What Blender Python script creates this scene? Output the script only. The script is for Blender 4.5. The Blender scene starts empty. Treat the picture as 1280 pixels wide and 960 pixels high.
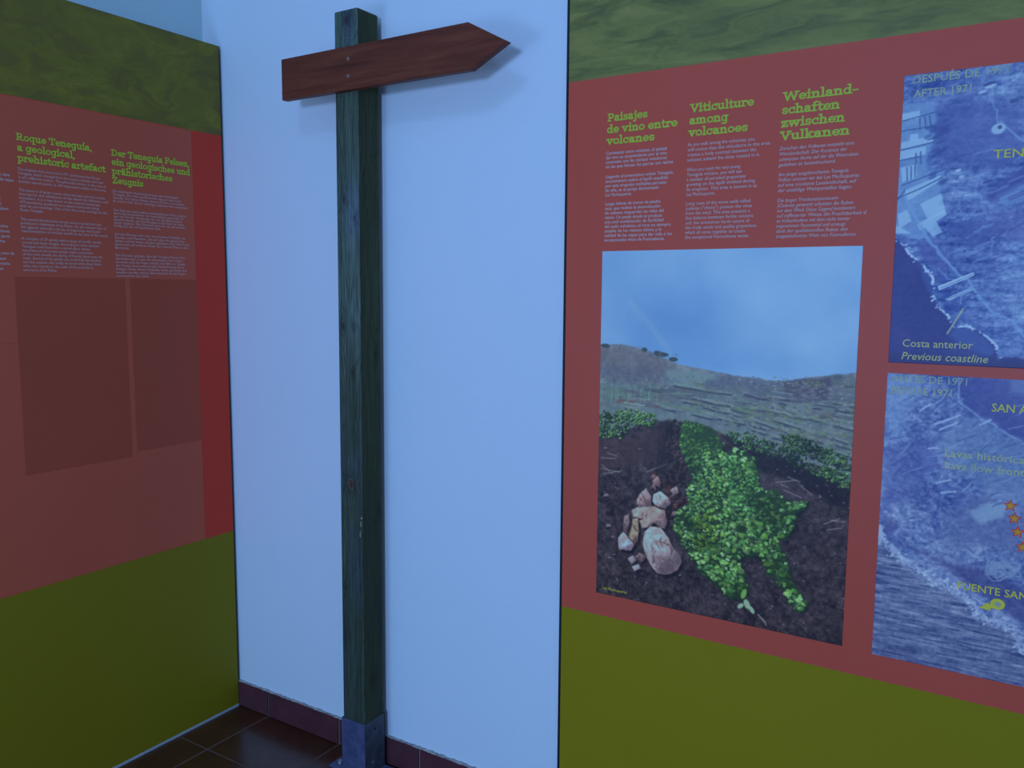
import bpy, bmesh, math, random
import numpy as np
from mathutils import Matrix

S = bpy.context.scene
COL = S.collection
random.seed(7)
rng = np.random.default_rng(11)

# ------------------------------------------------------------------ camera
R = np.array([[0.84608, -0.06488, 0.52909], [0.53302, 0.09028, -0.84127], [0.00681, 0.99381, 0.11099]])
u_, s_, v_ = np.linalg.svd(R); R = u_ @ v_
C0 = np.array([2.3616, -1.9234, 1.5])
FPX = 1043.0
cam_data = bpy.data.cameras.new('camera')
cam_data.sensor_width = 36.0
cam_data.lens = FPX / 1280 * 36.0
cam_data.clip_start = 0.02
cam = bpy.data.objects.new('camera', cam_data)
M4 = Matrix.Identity(4)
for i in range(3):
    for j in range(3):
        M4[i][j] = R[i, j]
    M4[i][3] = C0[i]
cam.matrix_world = M4
COL.objects.link(cam)
S.camera = cam

def pl(px, py, ax, val):
    """measured pixel of the photograph -> point on the real plane (axis ax = val)"""
    d = R @ np.array([(px - 640) / FPX, -(py - 480) / FPX, -1.0])
    return C0 + d * ((val - C0[ax]) / d[ax])

# ------------------------------------------------------------------ light
LIGHT = np.array([0.25, 0.46, 1.0])          # white balance of the phone: cold daylight

w = bpy.data.worlds.new('world'); S.world = w; w.use_nodes = True
bg = w.node_tree.nodes['Background']
bg.inputs[0].default_value = (0.25, 0.485, 1.0, 1)
bg.inputs[1].default_value = 0.47

def area(name, loc, target, sx, sy, power, colr):
    d = bpy.data.lights.new(name, 'AREA'); d.shape = 'RECTANGLE'; d.size = sx; d.size_y = sy
    d.energy = power; d.color = colr
    o = bpy.data.objects.new(name, d); COL.objects.link(o)
    v = np.array(target, float) - np.array(loc, float)
    from mathutils import Vector
    o.matrix_world = Matrix.Translation(loc) @ Vector(v).to_track_quat('-Z', 'Y').to_matrix().to_4x4()
    return o
area('daylight_window', (2.62, -4.6, 1.62), (0.6, 0, 1.1), 0.34, 0.46, 92, (0.25, 0.475, 1.0))
area('ceiling_lamp', (1.5, -2.0, 3.1), (0.8, 0, 1.6), 0.3, 0.3, 6, (0.235, 0.47, 1.0))  # weak ceiling lamp that casts the arrow board's second shadow
area('corner_fill', (0.62, -3.3, 0.95), (0.30, 0, 0.7), 0.6, 0.9, 21, (0.24, 0.50, 1.0))  # fill lamp, added to brighten the dim lower corner

S.view_settings.view_transform = 'Standard'
S.view_settings.look = 'None'
S.view_settings.gamma = 1.0
S.view_settings.use_curve_mapping = False
S.view_settings.exposure = 0.0

# ------------------------------------------------------------------ helpers
def lin(c):
    c = np.asarray(c, float) / 255.0
    return np.where(c <= 0.04045, c / 12.92, ((c + 0.055) / 1.055) ** 2.4)

def alb(c, k=1.0):
    """surface colour from an on-screen colour, all under the one cold light"""
    return np.clip(lin(c) / LIGHT / k, 0.0, 0.93)

def tag(o, label=None, cat=None, group=None, kind=None):
    if label: o['label'] = label
    if cat: o['category'] = cat
    if group: o['group'] = group
    if kind: o['kind'] = kind
    return o

def empty(name, loc=(0, 0, 0)):
    o = bpy.data.objects.new(name, None); COL.objects.link(o); o.location = loc
    o.empty_display_size = 0.1
    return o

def link(name, me, m=None, parent=None):
    o = bpy.data.objects.new(name, me); COL.objects.link(o)
    if m: me.materials.append(m)
    if parent:
        o.parent = parent
        o.matrix_parent_inverse = Matrix.Translation(parent.location).inverted()
    return o

def mesh(name, verts, faces, m=None, parent=None):
    me = bpy.data.meshes.new(name); me.from_pydata([tuple(map(float, v)) for v in verts], [], faces); me.update()
    bm = bmesh.new(); bm.from_mesh(me); bmesh.ops.recalc_face_normals(bm, faces=bm.faces); bm.to_mesh(me); bm.free()
    return link(name, me, m, parent)

def box(name, lo, hi, m=None, parent=None, bev=0.0, seg=2):
    bm = bmesh.new(); bmesh.ops.create_cube(bm, size=1)
    lo = np.array(lo, float); hi = np.array(hi, float)
    for v in bm.verts:
        v.co = tuple((lo + hi) / 2 + np.array(v.co) * (hi - lo))
    if bev: bmesh.ops.bevel(bm, geom=list(bm.edges), offset=bev, segments=seg, affect='EDGES', profile=0.6)
    me = bpy.data.meshes.new(name); bm.to_mesh(me); bm.free()
    return link(name, me, m, parent)

def prism(name, pts, y0, y1, m=None, parent=None, bev=0.0):
    """outline in (x, z), extruded from y0 to y1"""
    n = len(pts)
    V = [(p[0], y0, p[1]) for p in pts] + [(p[0], y1, p[1]) for p in pts]
    F = [list(range(n)), list(range(2 * n - 1, n - 1, -1))] + [[i, (i + 1) % n, n + (i + 1) % n, n + i] for i in range(n)]
    bm = bmesh.new(); vs = [bm.verts.new(v) for v in V]
    for f in F: bm.faces.new([vs[i] for i in f])
    bmesh.ops.recalc_face_normals(bm, faces=bm.faces)
    if bev: bmesh.ops.bevel(bm, geom=list(bm.edges), offset=bev, segments=2, affect='EDGES')
    me = bpy.data.meshes.new(name); bm.to_mesh(me); bm.free()
    return link(name, me, m, parent)

class NT:
    def __init__(s, name, rough=0.5, spec=0.3, metal=0.0):
        s.m = bpy.data.materials.new(name); s.m.use_nodes = True
        s.t = s.m.node_tree; s.b = s.t.nodes['Principled BSDF']
        s.b.inputs['Roughness'].default_value = rough
        s.b.inputs['Specular IOR Level'].default_value = spec
        s.b.inputs['Metallic'].default_value = metal
    def n(s, typ, **kw):
        nd = s.t.nodes.new(typ)
        for k, v in kw.items():
            if k in nd.inputs: nd.inputs[k].default_value = v
            else: setattr(nd, k, v)
        return nd
    def l(s, a, b): s.t.links.new(a, b)
    def ramp(s, stops):
        r = s.t.nodes.new('ShaderNodeValToRGB'); e = r.color_ramp.elements
        while len(e) < len(stops): e.new(0.5)
        for i, (p, c) in enumerate(stops):
            e[i].position = p; e[i].color = (*[float(q) for q in c], 1)
        return r

def noisy(name, c1, c2, scale=8, rough=0.5, spec=0.3, metal=0.0, bump=0.0, bscale=200, stretch=(1, 1, 1), detail=5, rot=None):
    k = NT(name, rough, spec, metal)
    tc = k.n('ShaderNodeTexCoord'); mp = k.n('ShaderNodeMapping'); mp.inputs['Scale'].default_value = stretch
    k.l(tc.outputs['Object'], mp.inputs[0])
    no = k.n('ShaderNodeTexNoise', Scale=scale, Detail=detail, Roughness=0.6); k.l(mp.outputs[0], no.inputs['Vector'])
    r = k.ramp([(0.3, c1), (0.7, c2)]); k.l(no.outputs['Fac'], r.inputs[0]); k.l(r.outputs[0], k.b.inputs['Base Color'])
    if bump:
        n2 = k.n('ShaderNodeTexNoise', Scale=bscale, Detail=3.0); k.l(mp.outputs[0], n2.inputs['Vector'])
        b = k.n('ShaderNodeBump', Strength=bump, Distance=0.002); k.l(n2.outputs['Fac'], b.inputs['Height'])
        k.l(b.outputs[0], k.b.inputs['Normal'])
    return k.m

def vcol_mat(name, rough=0.5, spec=0.3, fine=0.0):
    k = NT(name, rough, spec)
    a = k.n('ShaderNodeAttribute', attribute_name='print')
    k.l(a.outputs['Color'], k.b.inputs['Base Color'])
    if fine:
        tc = k.n('ShaderNodeTexCoord')
        n2 = k.n('ShaderNodeTexNoise', Scale=220.0, Detail=2.0); k.l(tc.outputs['Object'], n2.inputs['Vector'])
        b = k.n('ShaderNodeBump', Strength=fine, Distance=0.001); k.l(n2.outputs['Fac'], b.inputs['Height'])
        k.l(b.outputs[0], k.b.inputs['Normal'])
    return k.m

# ---- materials
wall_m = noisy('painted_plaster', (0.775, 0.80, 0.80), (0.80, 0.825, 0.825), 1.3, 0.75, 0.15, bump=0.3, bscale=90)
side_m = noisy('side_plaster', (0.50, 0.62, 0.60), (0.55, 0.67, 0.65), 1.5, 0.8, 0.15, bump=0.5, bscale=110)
ceil_m = noisy('ceiling_paint', (0.70, 0.74, 0.76), (0.74, 0.78, 0.8), 1.5, 0.8)
tile_m = noisy('floor_tile_glaze', (0.060, 0.018, 0.009), (0.105, 0.030, 0.013), 9, 0.24, 0.42, bump=0.08, bscale=40)
skirt_m = noisy('skirting_tile_glaze', (0.095, 0.026, 0.030), (0.135, 0.038, 0.042), 14, 0.45, 0.3, bump=0.1)
grout_m = noisy('grout', (0.22, 0.20, 0.16), (0.34, 0.30, 0.25), 30, 0.9)
floorgrout_m = noisy('floor_grout', (0.13, 0.080, 0.055), (0.19, 0.115, 0.08), 30, 0.9)
mortar_m = noisy('rough_mortar', (0.26, 0.22, 0.20), (0.55, 0.50, 0.47), 60, 0.9, bump=0.8)
core_m = noisy('panel_core', (0.60, 0.62, 0.60), (0.66, 0.68, 0.66), 5, 0.6)
black_m = noisy('black_edge', (0.008, 0.008, 0.010), (0.015, 0.014, 0.016), 5, 0.5)
strip_m = noisy('pale_strip', (0.42, 0.43, 0.40), (0.50, 0.50, 0.46), 8, 0.6)
lime_r = noisy('lime_vinyl', (0.34, 0.235, 0.0075), (0.36, 0.25, 0.0085), 1.2, 0.45, 0.13)
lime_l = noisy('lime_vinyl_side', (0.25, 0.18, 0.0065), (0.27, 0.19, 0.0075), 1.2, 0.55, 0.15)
orange_m = noisy('orange_vinyl', (0.70, 0.093, 0.046), (0.75, 0.100, 0.052), 1.3, 0.45, 0.25)
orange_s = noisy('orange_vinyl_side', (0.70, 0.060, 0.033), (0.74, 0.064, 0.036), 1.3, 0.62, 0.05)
overlay_m = noisy('dull_orange_overlay', (0.60, 0.098, 0.045), (0.64, 0.104, 0.05), 1.5, 0.50, 0.22)
patch_m = noisy('darker_patch', (0.47, 0.072, 0.030), (0.51, 0.078, 0.034), 2.0, 0.50, 0.22)
head_m = noisy('lime_lettering', (0.50, 0.62, 0.035), (0.54, 0.66, 0.045), 5, 0.45)
body_m = noisy('white_lettering', (0.66, 0.50, 0.42), (0.70, 0.54, 0.46), 5, 0.5)
maptext_m = noisy('map_lettering', alb((118, 140, 120)), alb((126, 148, 122)), 5, 0.5)
mapdim_m = noisy('map_faint_lettering', alb((86, 120, 156)), alb((120, 146, 130)), 22, 0.5)
mapyel_m = noisy('map_yellow_lettering', alb((134, 150, 60)), alb((140, 156, 66)), 5, 0.5)
gal_m = noisy('galvanised_steel', (0.075, 0.085, 0.16), (0.14, 0.14, 0.24), 38, 0.5, 0.4, 0.3, bump=0.15, bscale=60, detail=3)
gal_shade_m = noisy('shaded_galvanised_steel', (0.05, 0.055, 0.07), (0.11, 0.105, 0.12), 30, 0.55, 0.3, 0.25, bump=0.15, bscale=60, detail=3)  # darker copy of the steel, shade of the right side put into the colour
screw_m = noisy('steel_screw', (0.55, 0.45, 0.36), (0.65, 0.55, 0.45), 50, 0.35, 0.5, 0.7)
bolt_m = noisy('bolt_steel', (0.4, 0.4, 0.38), (0.5, 0.5, 0.48), 50, 0.3, 0.5, 0.8)
hole_m = noisy('dark_hole', (0.01, 0.01, 0.01), (0.02, 0.02, 0.02), 50, 0.9)
star_y = noisy('star_yellow', alb((132, 112, 34)), alb((134, 116, 36)), 5, 0.5)
star_r = noisy('star_red', alb((130, 46, 52)), alb((132, 48, 54)), 5, 0.5)

def swirl(name, stops, rot, sc):
    """marbled green printed texture"""
    k = NT(name, 0.5, 0.2)
    tc = k.n('ShaderNodeTexCoord'); mp = k.n('ShaderNodeMapping')
    mp.inputs['Scale'].default_value = sc; mp.inputs['Rotation'].default_value = rot
    k.l(tc.outputs['Object'], mp.inputs[0])
    n0 = k.n('ShaderNodeTexNoise', Scale=1.7, Detail=4.0); k.l(mp.outputs[0], n0.inputs['Vector'])
    sub = k.n('ShaderNodeVectorMath', operation='MULTIPLY_ADD')
    sub.inputs[1].default_value = (1.1, 1.1, 1.1); k.l(n0.outputs['Color'], sub.inputs[0]); k.l(mp.outputs[0], sub.inputs[2])
    n1 = k.n('ShaderNodeTexNoise', Scale=2.2, Detail=9.0, Roughness=0.64, Distortion=1.2); k.l(sub.outputs[0], n1.inputs['Vector'])
    r = k.ramp(stops); k.l(n1.outputs['Fac'], r.inputs[0]); k.l(r.outputs[0], k.b.inputs['Base Color'])
    return k.m
GS = [(0.34, alb((60, 76, 62), 1.1)), (0.47, alb((72, 92, 68), 1.1)), (0.57, alb((82, 102, 72), 1.1)), (0.68, alb((90, 108, 86), 1.1))]
swirl_r = swirl('green_marble_print', GS, (0, 0.12, 0), (1.5, 1, 6.5))
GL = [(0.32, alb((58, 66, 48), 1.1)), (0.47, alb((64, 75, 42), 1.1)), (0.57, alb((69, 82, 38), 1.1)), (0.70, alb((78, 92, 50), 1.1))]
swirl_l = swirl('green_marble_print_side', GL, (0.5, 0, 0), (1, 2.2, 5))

# ------------------------------------------------------------------ room shell
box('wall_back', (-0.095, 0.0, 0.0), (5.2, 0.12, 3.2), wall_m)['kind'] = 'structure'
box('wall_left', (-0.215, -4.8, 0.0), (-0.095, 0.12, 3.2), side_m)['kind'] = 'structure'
box('ceiling', (-0.215, -4.8, 3.2), (5.2, 0.12, 3.32), ceil_m)['kind'] = 'structure'
fl = box('floor', (-0.095, -4.8, -0.08), (5.2, 0.0, -0.0015), floorgrout_m); fl['kind'] = 'structure'
TS, GR = 0.3385, 0.0055
gx0, gy0 = 0.147, -0.262
tile_me = None
for i in range(-1, 15):
    for j in range(0, 14):
        xa, xb = gx0 + (i - 0) * TS, gx0 + (i + 1) * TS
        yb = gy0 - (j - 1) * TS; ya = gy0 - j * TS
        xa2, xb2 = max(xa + GR / 2, -0.093), min(xb - GR / 2, 5.2)
        ya2, yb2 = max(ya + GR / 2, -4.8), min(yb - GR / 2, -0.001)
        if xb2 - xa2 < .01 or yb2 - ya2 < .01: continue
        full = abs(xb2 - xa2 - TS + GR) < 1e-6 and abs(yb2 - ya2 - TS + GR) < 1e-6
        lo = (-(xb2 - xa2) / 2, -(yb2 - ya2) / 2, -0.006); hi = ((xb2 - xa2) / 2, (yb2 - ya2) / 2, 0.0)
        if full and tile_me:
            o = bpy.data.objects.new('floor_tile', tile_me); COL.objects.link(o); o.parent = fl
        else:
            o = box('floor_tile', lo, hi, tile_m, None, 0.0012, 1); o.parent = fl
            if full: tile_me = o.data
        o.location = ((xa2 + xb2) / 2, (ya2 + yb2) / 2, random.uniform(-0.0003, 0))

bb = box('baseboard_back', (-0.095, -0.004, 0.0), (5.2, -0.0, 0.0925), grout_m); bb['kind'] = 'structure'
xs = [-0.095, 0.1505]
while xs[-1] < 5.0: xs.append(xs[-1] + TS)
for a, b in zip(xs[:-1], xs[1:]):
    o = box('baseboard_tile', (a + 0.0035, -0.011, 0.002), (b - 0.0035, -0.0035, 0.0915), skirt_m, bb, 0.0015, 1)
# rough line of mortar along the top of the skirting tiles
def rough_strip(name, x0, x1, z, m, parent, hgt=0.0026):
    n = int((x1 - x0) / 0.007); V = []; F = []
    for i in range(n + 1):
        x = x0 + (x1 - x0) * i / n
        h = hgt * random.choice([0.15, .5, .8, 1, 1.2, 1.5]); d = 0.0105 * random.uniform(.75, 1)
        V += [(x, -d, z), (x, -d * .8, z + h), (x, 0, z + h * 1.3)]
        if i: a = 3 * i; F += [[a - 3, a, a + 1, a - 2], [a - 2, a + 1, a + 2, a - 1]]
    return mesh(name, V, F, m, parent)
tag(rough_strip('mortar_line', -0.09, 5.1, 0.0912, mortar_m, bb), 'ragged pale mortar along the top of the dark skirting tiles')

# ------------------------------------------------------------------ canvas: fine meshes whose vertex colours are computed here
def value_noise(H, W, fy, fx, r):
    gy, gx = int(fy) + 3, int(fx) + 3
    g = r.random((gy, gx))
    y = np.linspace(0, fy, H); x = np.linspace(0, fx, W)
    yi = y.astype(int); xi = x.astype(int); ty = y - yi; tx = x - xi
    ty = ty * ty * (3 - 2 * ty); tx = tx * tx * (3 - 2 * tx)
    a = g[yi][:, xi]; b = g[yi][:, xi + 1]; c = g[yi + 1][:, xi]; d = g[yi + 1][:, xi + 1]
    return (a * (1 - tx) + b * tx) * (1 - ty[:, None]) + (c * (1 - tx) + d * tx) * ty[:, None]

def fbm(H, W, fy, fx, octv=5, gain=0.55, r=rng):
    o = np.zeros((H, W)); amp = 1; tot = 0
    for k in range(octv):
        if fy > H or fx > W * 1.0: break
        o += amp * value_noise(H, W, fy, fx, r); tot += amp; amp *= gain; fy *= 2; fx *= 2
    return o / tot

def sstep(x, a, b):
    t = np.clip((x - a) / (b - a), 0, 1); return t * t * (3 - 2 * t)

class Canvas:
    def __init__(s, u0, u1, v0, v1, step, conv):
        s.u0, s.v0 = u0, v0
        s.W = int(round((u1 - u0) / step)) + 1; s.H = int(round((v1 - v0) / step)) + 1
        s.u = np.linspace(u0, u1, s.W); s.v = np.linspace(v0, v1, s.H)
        s.U, s.V = np.meshgrid(s.u, s.v); s.step = step
        s.conv = conv                       # measured pixel -> (u, v) on the sheet
        s.img = np.zeros((s.H, s.W, 3))
        s.wu = s.wv = 0
    def P(s, pts): return np.array([s.conv(*p) for p in pts])
    def warp(s, amp, f):
        s.wu = (fbm(s.H, s.W, f, f, 4) - .5) * amp; s.wv = (fbm(s.H, s.W, f, f, 4) - .5) * amp
    def nowarp(s): s.wu = s.wv = 0
    def coords(s, sl):
        U = s.U[sl]; V = s.V[sl]
        if np.ndim(s.wu): U = U + s.wu[sl]; V = V + s.wv[sl]
        return U, V
    def win(s, lo, hi, pad):
        if np.ndim(s.wu): pad += .02
        c0 = max(0, int((lo[0] - pad - s.u0) / s.step)); c1 = min(s.W, int((hi[0] + pad - s.u0) / s.step) + 2)
        r0 = max(0, int((lo[1] - pad - s.v0) / s.step)); r1 = min(s.H, int((hi[1] + pad - s.v0) / s.step) + 2)
        return (slice(r0, r1), slice(c0, c1))
    def put(s, sl, m, colr):
        colr = np.asarray(colr, float)
        if colr.ndim == 3 and colr.shape[:2] == s.img.shape[:2]: colr = colr[sl]
        s.img[sl] = s.img[sl] * (1 - m[..., None]) + colr * m[..., None]
    def polymask(s, p, sl, feather=0.0):
        U, V = s.coords(sl); ins = np.zeros(U.shape, bool); dist = np.full(U.shape, 9.0)
        n = len(p)
        for i in range(n):
            (x1, y1), (x2, y2) = p[i], p[(i + 1) % n]
            if y1 != y2:
                cnd = ((y1 > V) != (y2 > V)) & (U < (x2 - x1) * (V - y1) / (y2 - y1) + x1); ins ^= cnd
            if feather:
                dx, dy = x2 - x1, y2 - y1; L = dx * dx + dy * dy + 1e-12
                t = np.clip(((U - x1) * dx + (V - y1) * dy) / L, 0, 1)
                dist = np.minimum(dist, np.hypot(U - x1 - t * dx, V - y1 - t * dy))
        if not feather: return ins.astype(float)
        return np.clip(.5 + np.where(ins, dist, -dist) / feather, 0, 1)
    def poly(s, pts, colr, alpha=1.0, feather=0.0, tex=None):
        p = s.P(pts); sl = s.win(p.min(0), p.max(0), feather + .003)
        if sl[0].stop <= sl[0].start or sl[1].stop <= sl[1].start: return
        m = s.polymask(p, sl, feather) * alpha
        if tex is not None: m = m * tex[sl]
        s.put(sl, m, colr)
    def line(s, pts, wid, colr, alpha=1.0, soft=0.0015, tex=None):
        p = s.P(pts); sl = s.win(p.min(0), p.max(0), wid + soft)
        if sl[0].stop <= sl[0].start or sl[1].stop <= sl[1].start: return
        U, V = s.coords(sl); dist = np.full(U.shape, 9.0)
        for (x1, y1), (x2, y2) in zip(p[:-1], p[1:]):
            dx, dy = x2 - x1, y2 - y1; L = dx * dx + dy * dy + 1e-12
            t = np.clip(((U - x1) * dx + (V - y1) * dy) / L, 0, 1)
            dist = np.minimum(dist, np.hypot(U - x1 - t * dx, V - y1 - t * dy))
        m = np.clip((wid / 2 + soft - dist) / soft, 0, 1) * alpha
        if tex is not None: m = m * tex[sl]
        s.put(sl, m, colr)
    def blob(s, u, v, a, b, ang, colr, alpha=1.0):
        r = max(a, b); c0 = int((u - r - s.u0) / s.step); c1 = int((u + r - s.u0) / s.step) + 2
        r0 = int((v - r - s.v0) / s.step); r1 = int((v + r - s.v0) / s.step) + 2
        c0, r0 = max(c0, 0), max(r0, 0); c1, r1 = min(c1, s.W), min(r1, s.H)
        if c1 <= c0 or r1 <= r0: return
        sl = (slice(r0, r1), slice(c0, c1)); U = s.U[sl] - u; V = s.V[sl] - v
        ca, sa = math.cos(ang), math.sin(ang); x = (U * ca + V * sa) / a; y = (-U * sa + V * ca) / b
        q = np.sqrt(x * x + y * y); m = np.clip((1.15 - q) / .3, 0, 1) * alpha
        s.put(sl, m, colr)
    def scatter(s, pts, n):
        p = s.P(pts); lo, hi = p.min(0), p.max(0); out = []
        while len(out) < n:
            q = lo + rng.random((400, 2)) * (hi - lo)
            ins = np.zeros(400, bool)
            for i in range(len(p)):
                (x1, y1), (x2, y2) = p[i], p[(i + 1) % len(p)]
                if y1 != y2: ins ^= ((y1 > q[:, 1]) != (y2 > q[:, 1])) & (q[:, 0] < (x2 - x1) * (q[:, 1] - y1) / (y2 - y1) + x1)
            out += list(q[ins])
        return out[:n]
    def build(s, name, place, m, parent, depth, k=1.0):
        """grid mesh, place(U, V) -> xyz arrays; a thin rim goes back to the board"""
        H, W = s.H, s.W
        co = np.stack(np.broadcast_arrays(*place(s.U, s.V)), -1).reshape(-1, 3).astype(float)
        idx = np.arange(H * W).reshape(H, W)
        f = np.stack([idx[:-1, :-1], idx[:-1, 1:], idx[1:, 1:], idx[1:, :-1]], -1).reshape(-1, 4)
        ring = np.concatenate([idx[0, :-1], idx[:-1, -1], idx[-1, :0:-1], idx[:0:-1, 0]])
        back = co[ring] + np.array(depth); nb = len(ring); b0 = H * W
        j = np.arange(nb); f2 = np.stack([ring[j], b0 + j, b0 + (j + 1) % nb, ring[(j + 1) % nb]], -1)
        co = np.concatenate([co, back]); f = np.concatenate([f, f2])
        me = bpy.data.meshes.new(name); me.vertices.add(len(co)); me.vertices.foreach_set('co', co.astype(np.float32).ravel())
        me.loops.add(f.size); me.loops.foreach_set('vertex_index', f.astype(np.int32).ravel())
        me.polygons.add(len(f)); me.polygons.foreach_set('loop_start', np.arange(0, f.size, 4, dtype=np.int32))
        me.polygons.foreach_set('loop_total', np.full(len(f), 4, dtype=np.int32)); me.update(calc_edges=True)
        a = me.color_attributes.new('print', 'FLOAT_COLOR', 'POINT')
        c = alb(np.clip(s.img, 0, 255), k).reshape(-1, 3); c = np.concatenate([c, c[ring]])
        c = np.concatenate([c, np.ones((len(c), 1))], 1); a.data.foreach_set('color', c.astype(np.float32).ravel())
        return link(name, me, m, parent)

# ------------------------------------------------------------------ lettering
def place_right(y): return lambda u, v: (u, y, v)
def place_left(x): return lambda u, v: (x, u, v)

def arc(cx, cy, rx, ry, a0, a1, n=10):
    return [(cx + rx * math.cos(math.radians(a0 + (a1 - a0) * i / n)), cy + ry * math.sin(math.radians(a0 + (a1 - a0) * i / n))) for i in range(n + 1)]
B, T, CT, AT = .05, .45, .65, .72
def hb(x0, x1, y): return [(x0, y), (x1, y)]
O_ = arc(.25, .25, .18, .20, 0, 360, 18)
GL_ = {
 'a': (.51, [[(.09, .39), (.14, .44), (.24, .455), (.32, .42), (.35, .34), (.35, B)], [(.35, .27), (.2, .27), (.1, .23), (.08, .16), (.11, .08), (.19, .05), (.28, .07), (.35, .13)], hb(.35, .46, B)]),
 'c': (.46, [arc(.25, .25, .18, .20, 48, 318, 14), [(.39, .46), (.39, .33)]]),
 'd': (.54, [arc(.23, .25, .16, .20, 0, 360, 16), [(.40, B), (.40, AT)], hb(.29, .40, AT), hb(.40, .5, B)]),
 'e': (.49, [arc(.25, .25, .18, .20, 0, 318, 16), hb(.07, .43, .25)]),
 'f': (.36, [[(.15, B), (.15, .58), (.19, .68), (.27, .72), (.36, .70)], hb(.03, .32, T), hb(.04, .28, B)]),
 'g': (.53, [arc(.23, .25, .16, .20, 0, 360, 16), [(.40, T), (.40, -.08), (.35, -.16), (.24, -.19), (.10, -.16)], hb(.38, .5, T)]),
 'h': (.56, [[(.13, B), (.13, AT)], hb(.02, .13, AT), hb(.03, .23, B), [(.13, .34), (.20, .42), (.29, .455), (.38, .42), (.41, .33), (.41, B)], hb(.31, .51, B)]),
 'i': (.29, [[(.15, B), (.15, T)], hb(.04, .15, T), hb(.04, .26, B), [(.14, .60), (.14, .70)]]),
 'í': (.29, [[(.15, B), (.15, T)], hb(.04, .15, T), hb(.04, .26, B), [(.12, .58), (.22, .74)]]),
 'j': (.28, [[(.16, T), (.16, -.08), (.11, -.17), (.0, -.18)], hb(.05, .16, T), [(.15, .60), (.15, .70)]]),
 'k': (.55, [[(.13, B), (.13, AT)], hb(.02, .13, AT), hb(.03, .23, B), [(.13, .2), (.40, T)], [(.22, .28), (.42, B)], hb(.32, .50, T), hb(.34, .53, B)]),
 'l': (.28, [[(.14, B), (.14, AT)], hb(.03, .14, AT), hb(.03, .25, B)]),
 'm': (.84, [[(.13, B), (.13, T)], hb(.02, .13, T), hb(.03, .22, B), [(.13, .34), (.20, .43), (.28, .455), (.36, .42), (.39, .33), (.39, B)], hb(.31, .48, B), [(.39, .34), (.46, .43), (.55, .455), (.63, .42), (.66, .33), (.66, B)], hb(.58, .77, B)]),
 'n': (.56, [[(.13, B), (.13, T)], hb(.02, .13, T), hb(.03, .23, B), [(.13, .34), (.20, .42), (.29, .455), (.38, .42), (.41, .33), (.41, B)], hb(.31, .51, B)]),
 'o': (.50, [O_]),
 'p': (.54, [[(.13, T), (.13, -.19)], hb(.02, .13, T), hb(.03, .25, -.19), arc(.29, .25, .17, .20, 0, 360, 16)]),
 'q': (.54, [[(.40, T), (.40, -.19)], hb(.30, .52, -.19), arc(.23, .25, .16, .20, 0, 360, 16)]),
 'r': (.42, [[(.13, B), (.13, T)], hb(.02, .13, T), hb(.03, .26, B), [(.13, .32), (.20, .42), (.29, .455), (.38, .44), (.38, .36)]]),
 's': (.42, [[(.35, .36), (.33, .43), (.22, .455), (.11, .43), (.08, .35), (.13, .28), (.29, .23), (.35, .15), (.31, .07), (.20, .045), (.10, .07), (.07, .14)]]),
 't': (.36, [[(.15, .62), (.15, .13), (.19, .06), (.27, .045), (.34, .08)], hb(.03, .32, T)]),
 'u': (.56, [[(.13, T), (.13, .17), (.17, .08), (.25, .045), (.34, .08), (.41, .17)], [(.41, T), (.41, B)], hb(.02, .13, T), hb(.31, .41, T), hb(.41, .51, B)]),
 'v': (.51, [[(.09, T), (.25, B), (.42, T)], hb(.0, .19, T), hb(.32, .51, T)]),
 'w': (.78, [[(.09, T), (.22, B), (.38, T), (.54, B), (.68, T)], hb(.0, .19, T), hb(.58, .77, T), hb(.30, .46, T)]),
 'z': (.46, [[(.07, T), (.38, T), (.07, B), (.40, B)], [(.07, T), (.07, .34)], [(.40, B), (.40, .16)]]),
 'ä': (.51, [[(.09, .39), (.14, .44), (.24, .455), (.32, .42), (.35, .34), (.35, B)], [(.35, .27), (.2, .27), (.1, .23), (.08, .16), (.11, .08), (.19, .05), (.28, .07), (.35, .13)], hb(.35, .46, B), [(.14, .58), (.14, .67)], [(.31, .58), (.31, .67)]]),
 'P': (.60, [[(.15, B), (.15, CT)], hb(.04, .32, CT), hb(.04, .28, B), [(.32, CT), (.45, .61), (.50, .50), (.45, .36), (.32, .31), (.15, .31)]]),
 'R': (.68, [[(.15, B), (.15, CT)], hb(.04, .32, CT), hb(.04, .28, B), [(.32, CT), (.45, .61), (.50, .50), (.45, .38), (.32, .33), (.15, .33)], [(.34, .33), (.52, B), (.64, B)]]),
 'D': (.68, [[(.15, B), (.15, CT)], hb(.04, .32, CT), hb(.04, .32, B), arc(.32, .35, .26, .30, 90, -90, 10)]),
 'F': (.60, [[(.15, B), (.15, CT)], hb(.04, .53, CT), hb(.04, .29, B), hb(.15, .40, .36), [(.53, CT), (.53, .52)], [(.40, .43), (.40, .29)]]),
 'T': (.62, [[(.31, B), (.31, CT)], hb(.05, .57, CT), hb(.19, .43, B), [(.05, CT), (.05, .51)], [(.57, CT), (.57, .51)]]),
 'V': (.66, [[(.10, CT), (.33, B), (.56, CT)], hb(.0, .22, CT), hb(.44, .66, CT)]),
 'W': (.98, [[(.10, CT), (.28, B), (.48, CT), (.69, B), (.87, CT)], hb(.0, .22, CT), hb(.75, .97, CT)]),
 'Z': (.60, [[(.08, CT), (.50, CT), (.08, B), (.52, B)], [(.08, CT), (.08, .52)], [(.52, B), (.52, .18)]]),
 ',': (.22, [[(.11, .06), (.06, -.10)]]), '-': (.36, [hb(.05, .31, .26)]), ' ': (.24, []),
}
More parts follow.
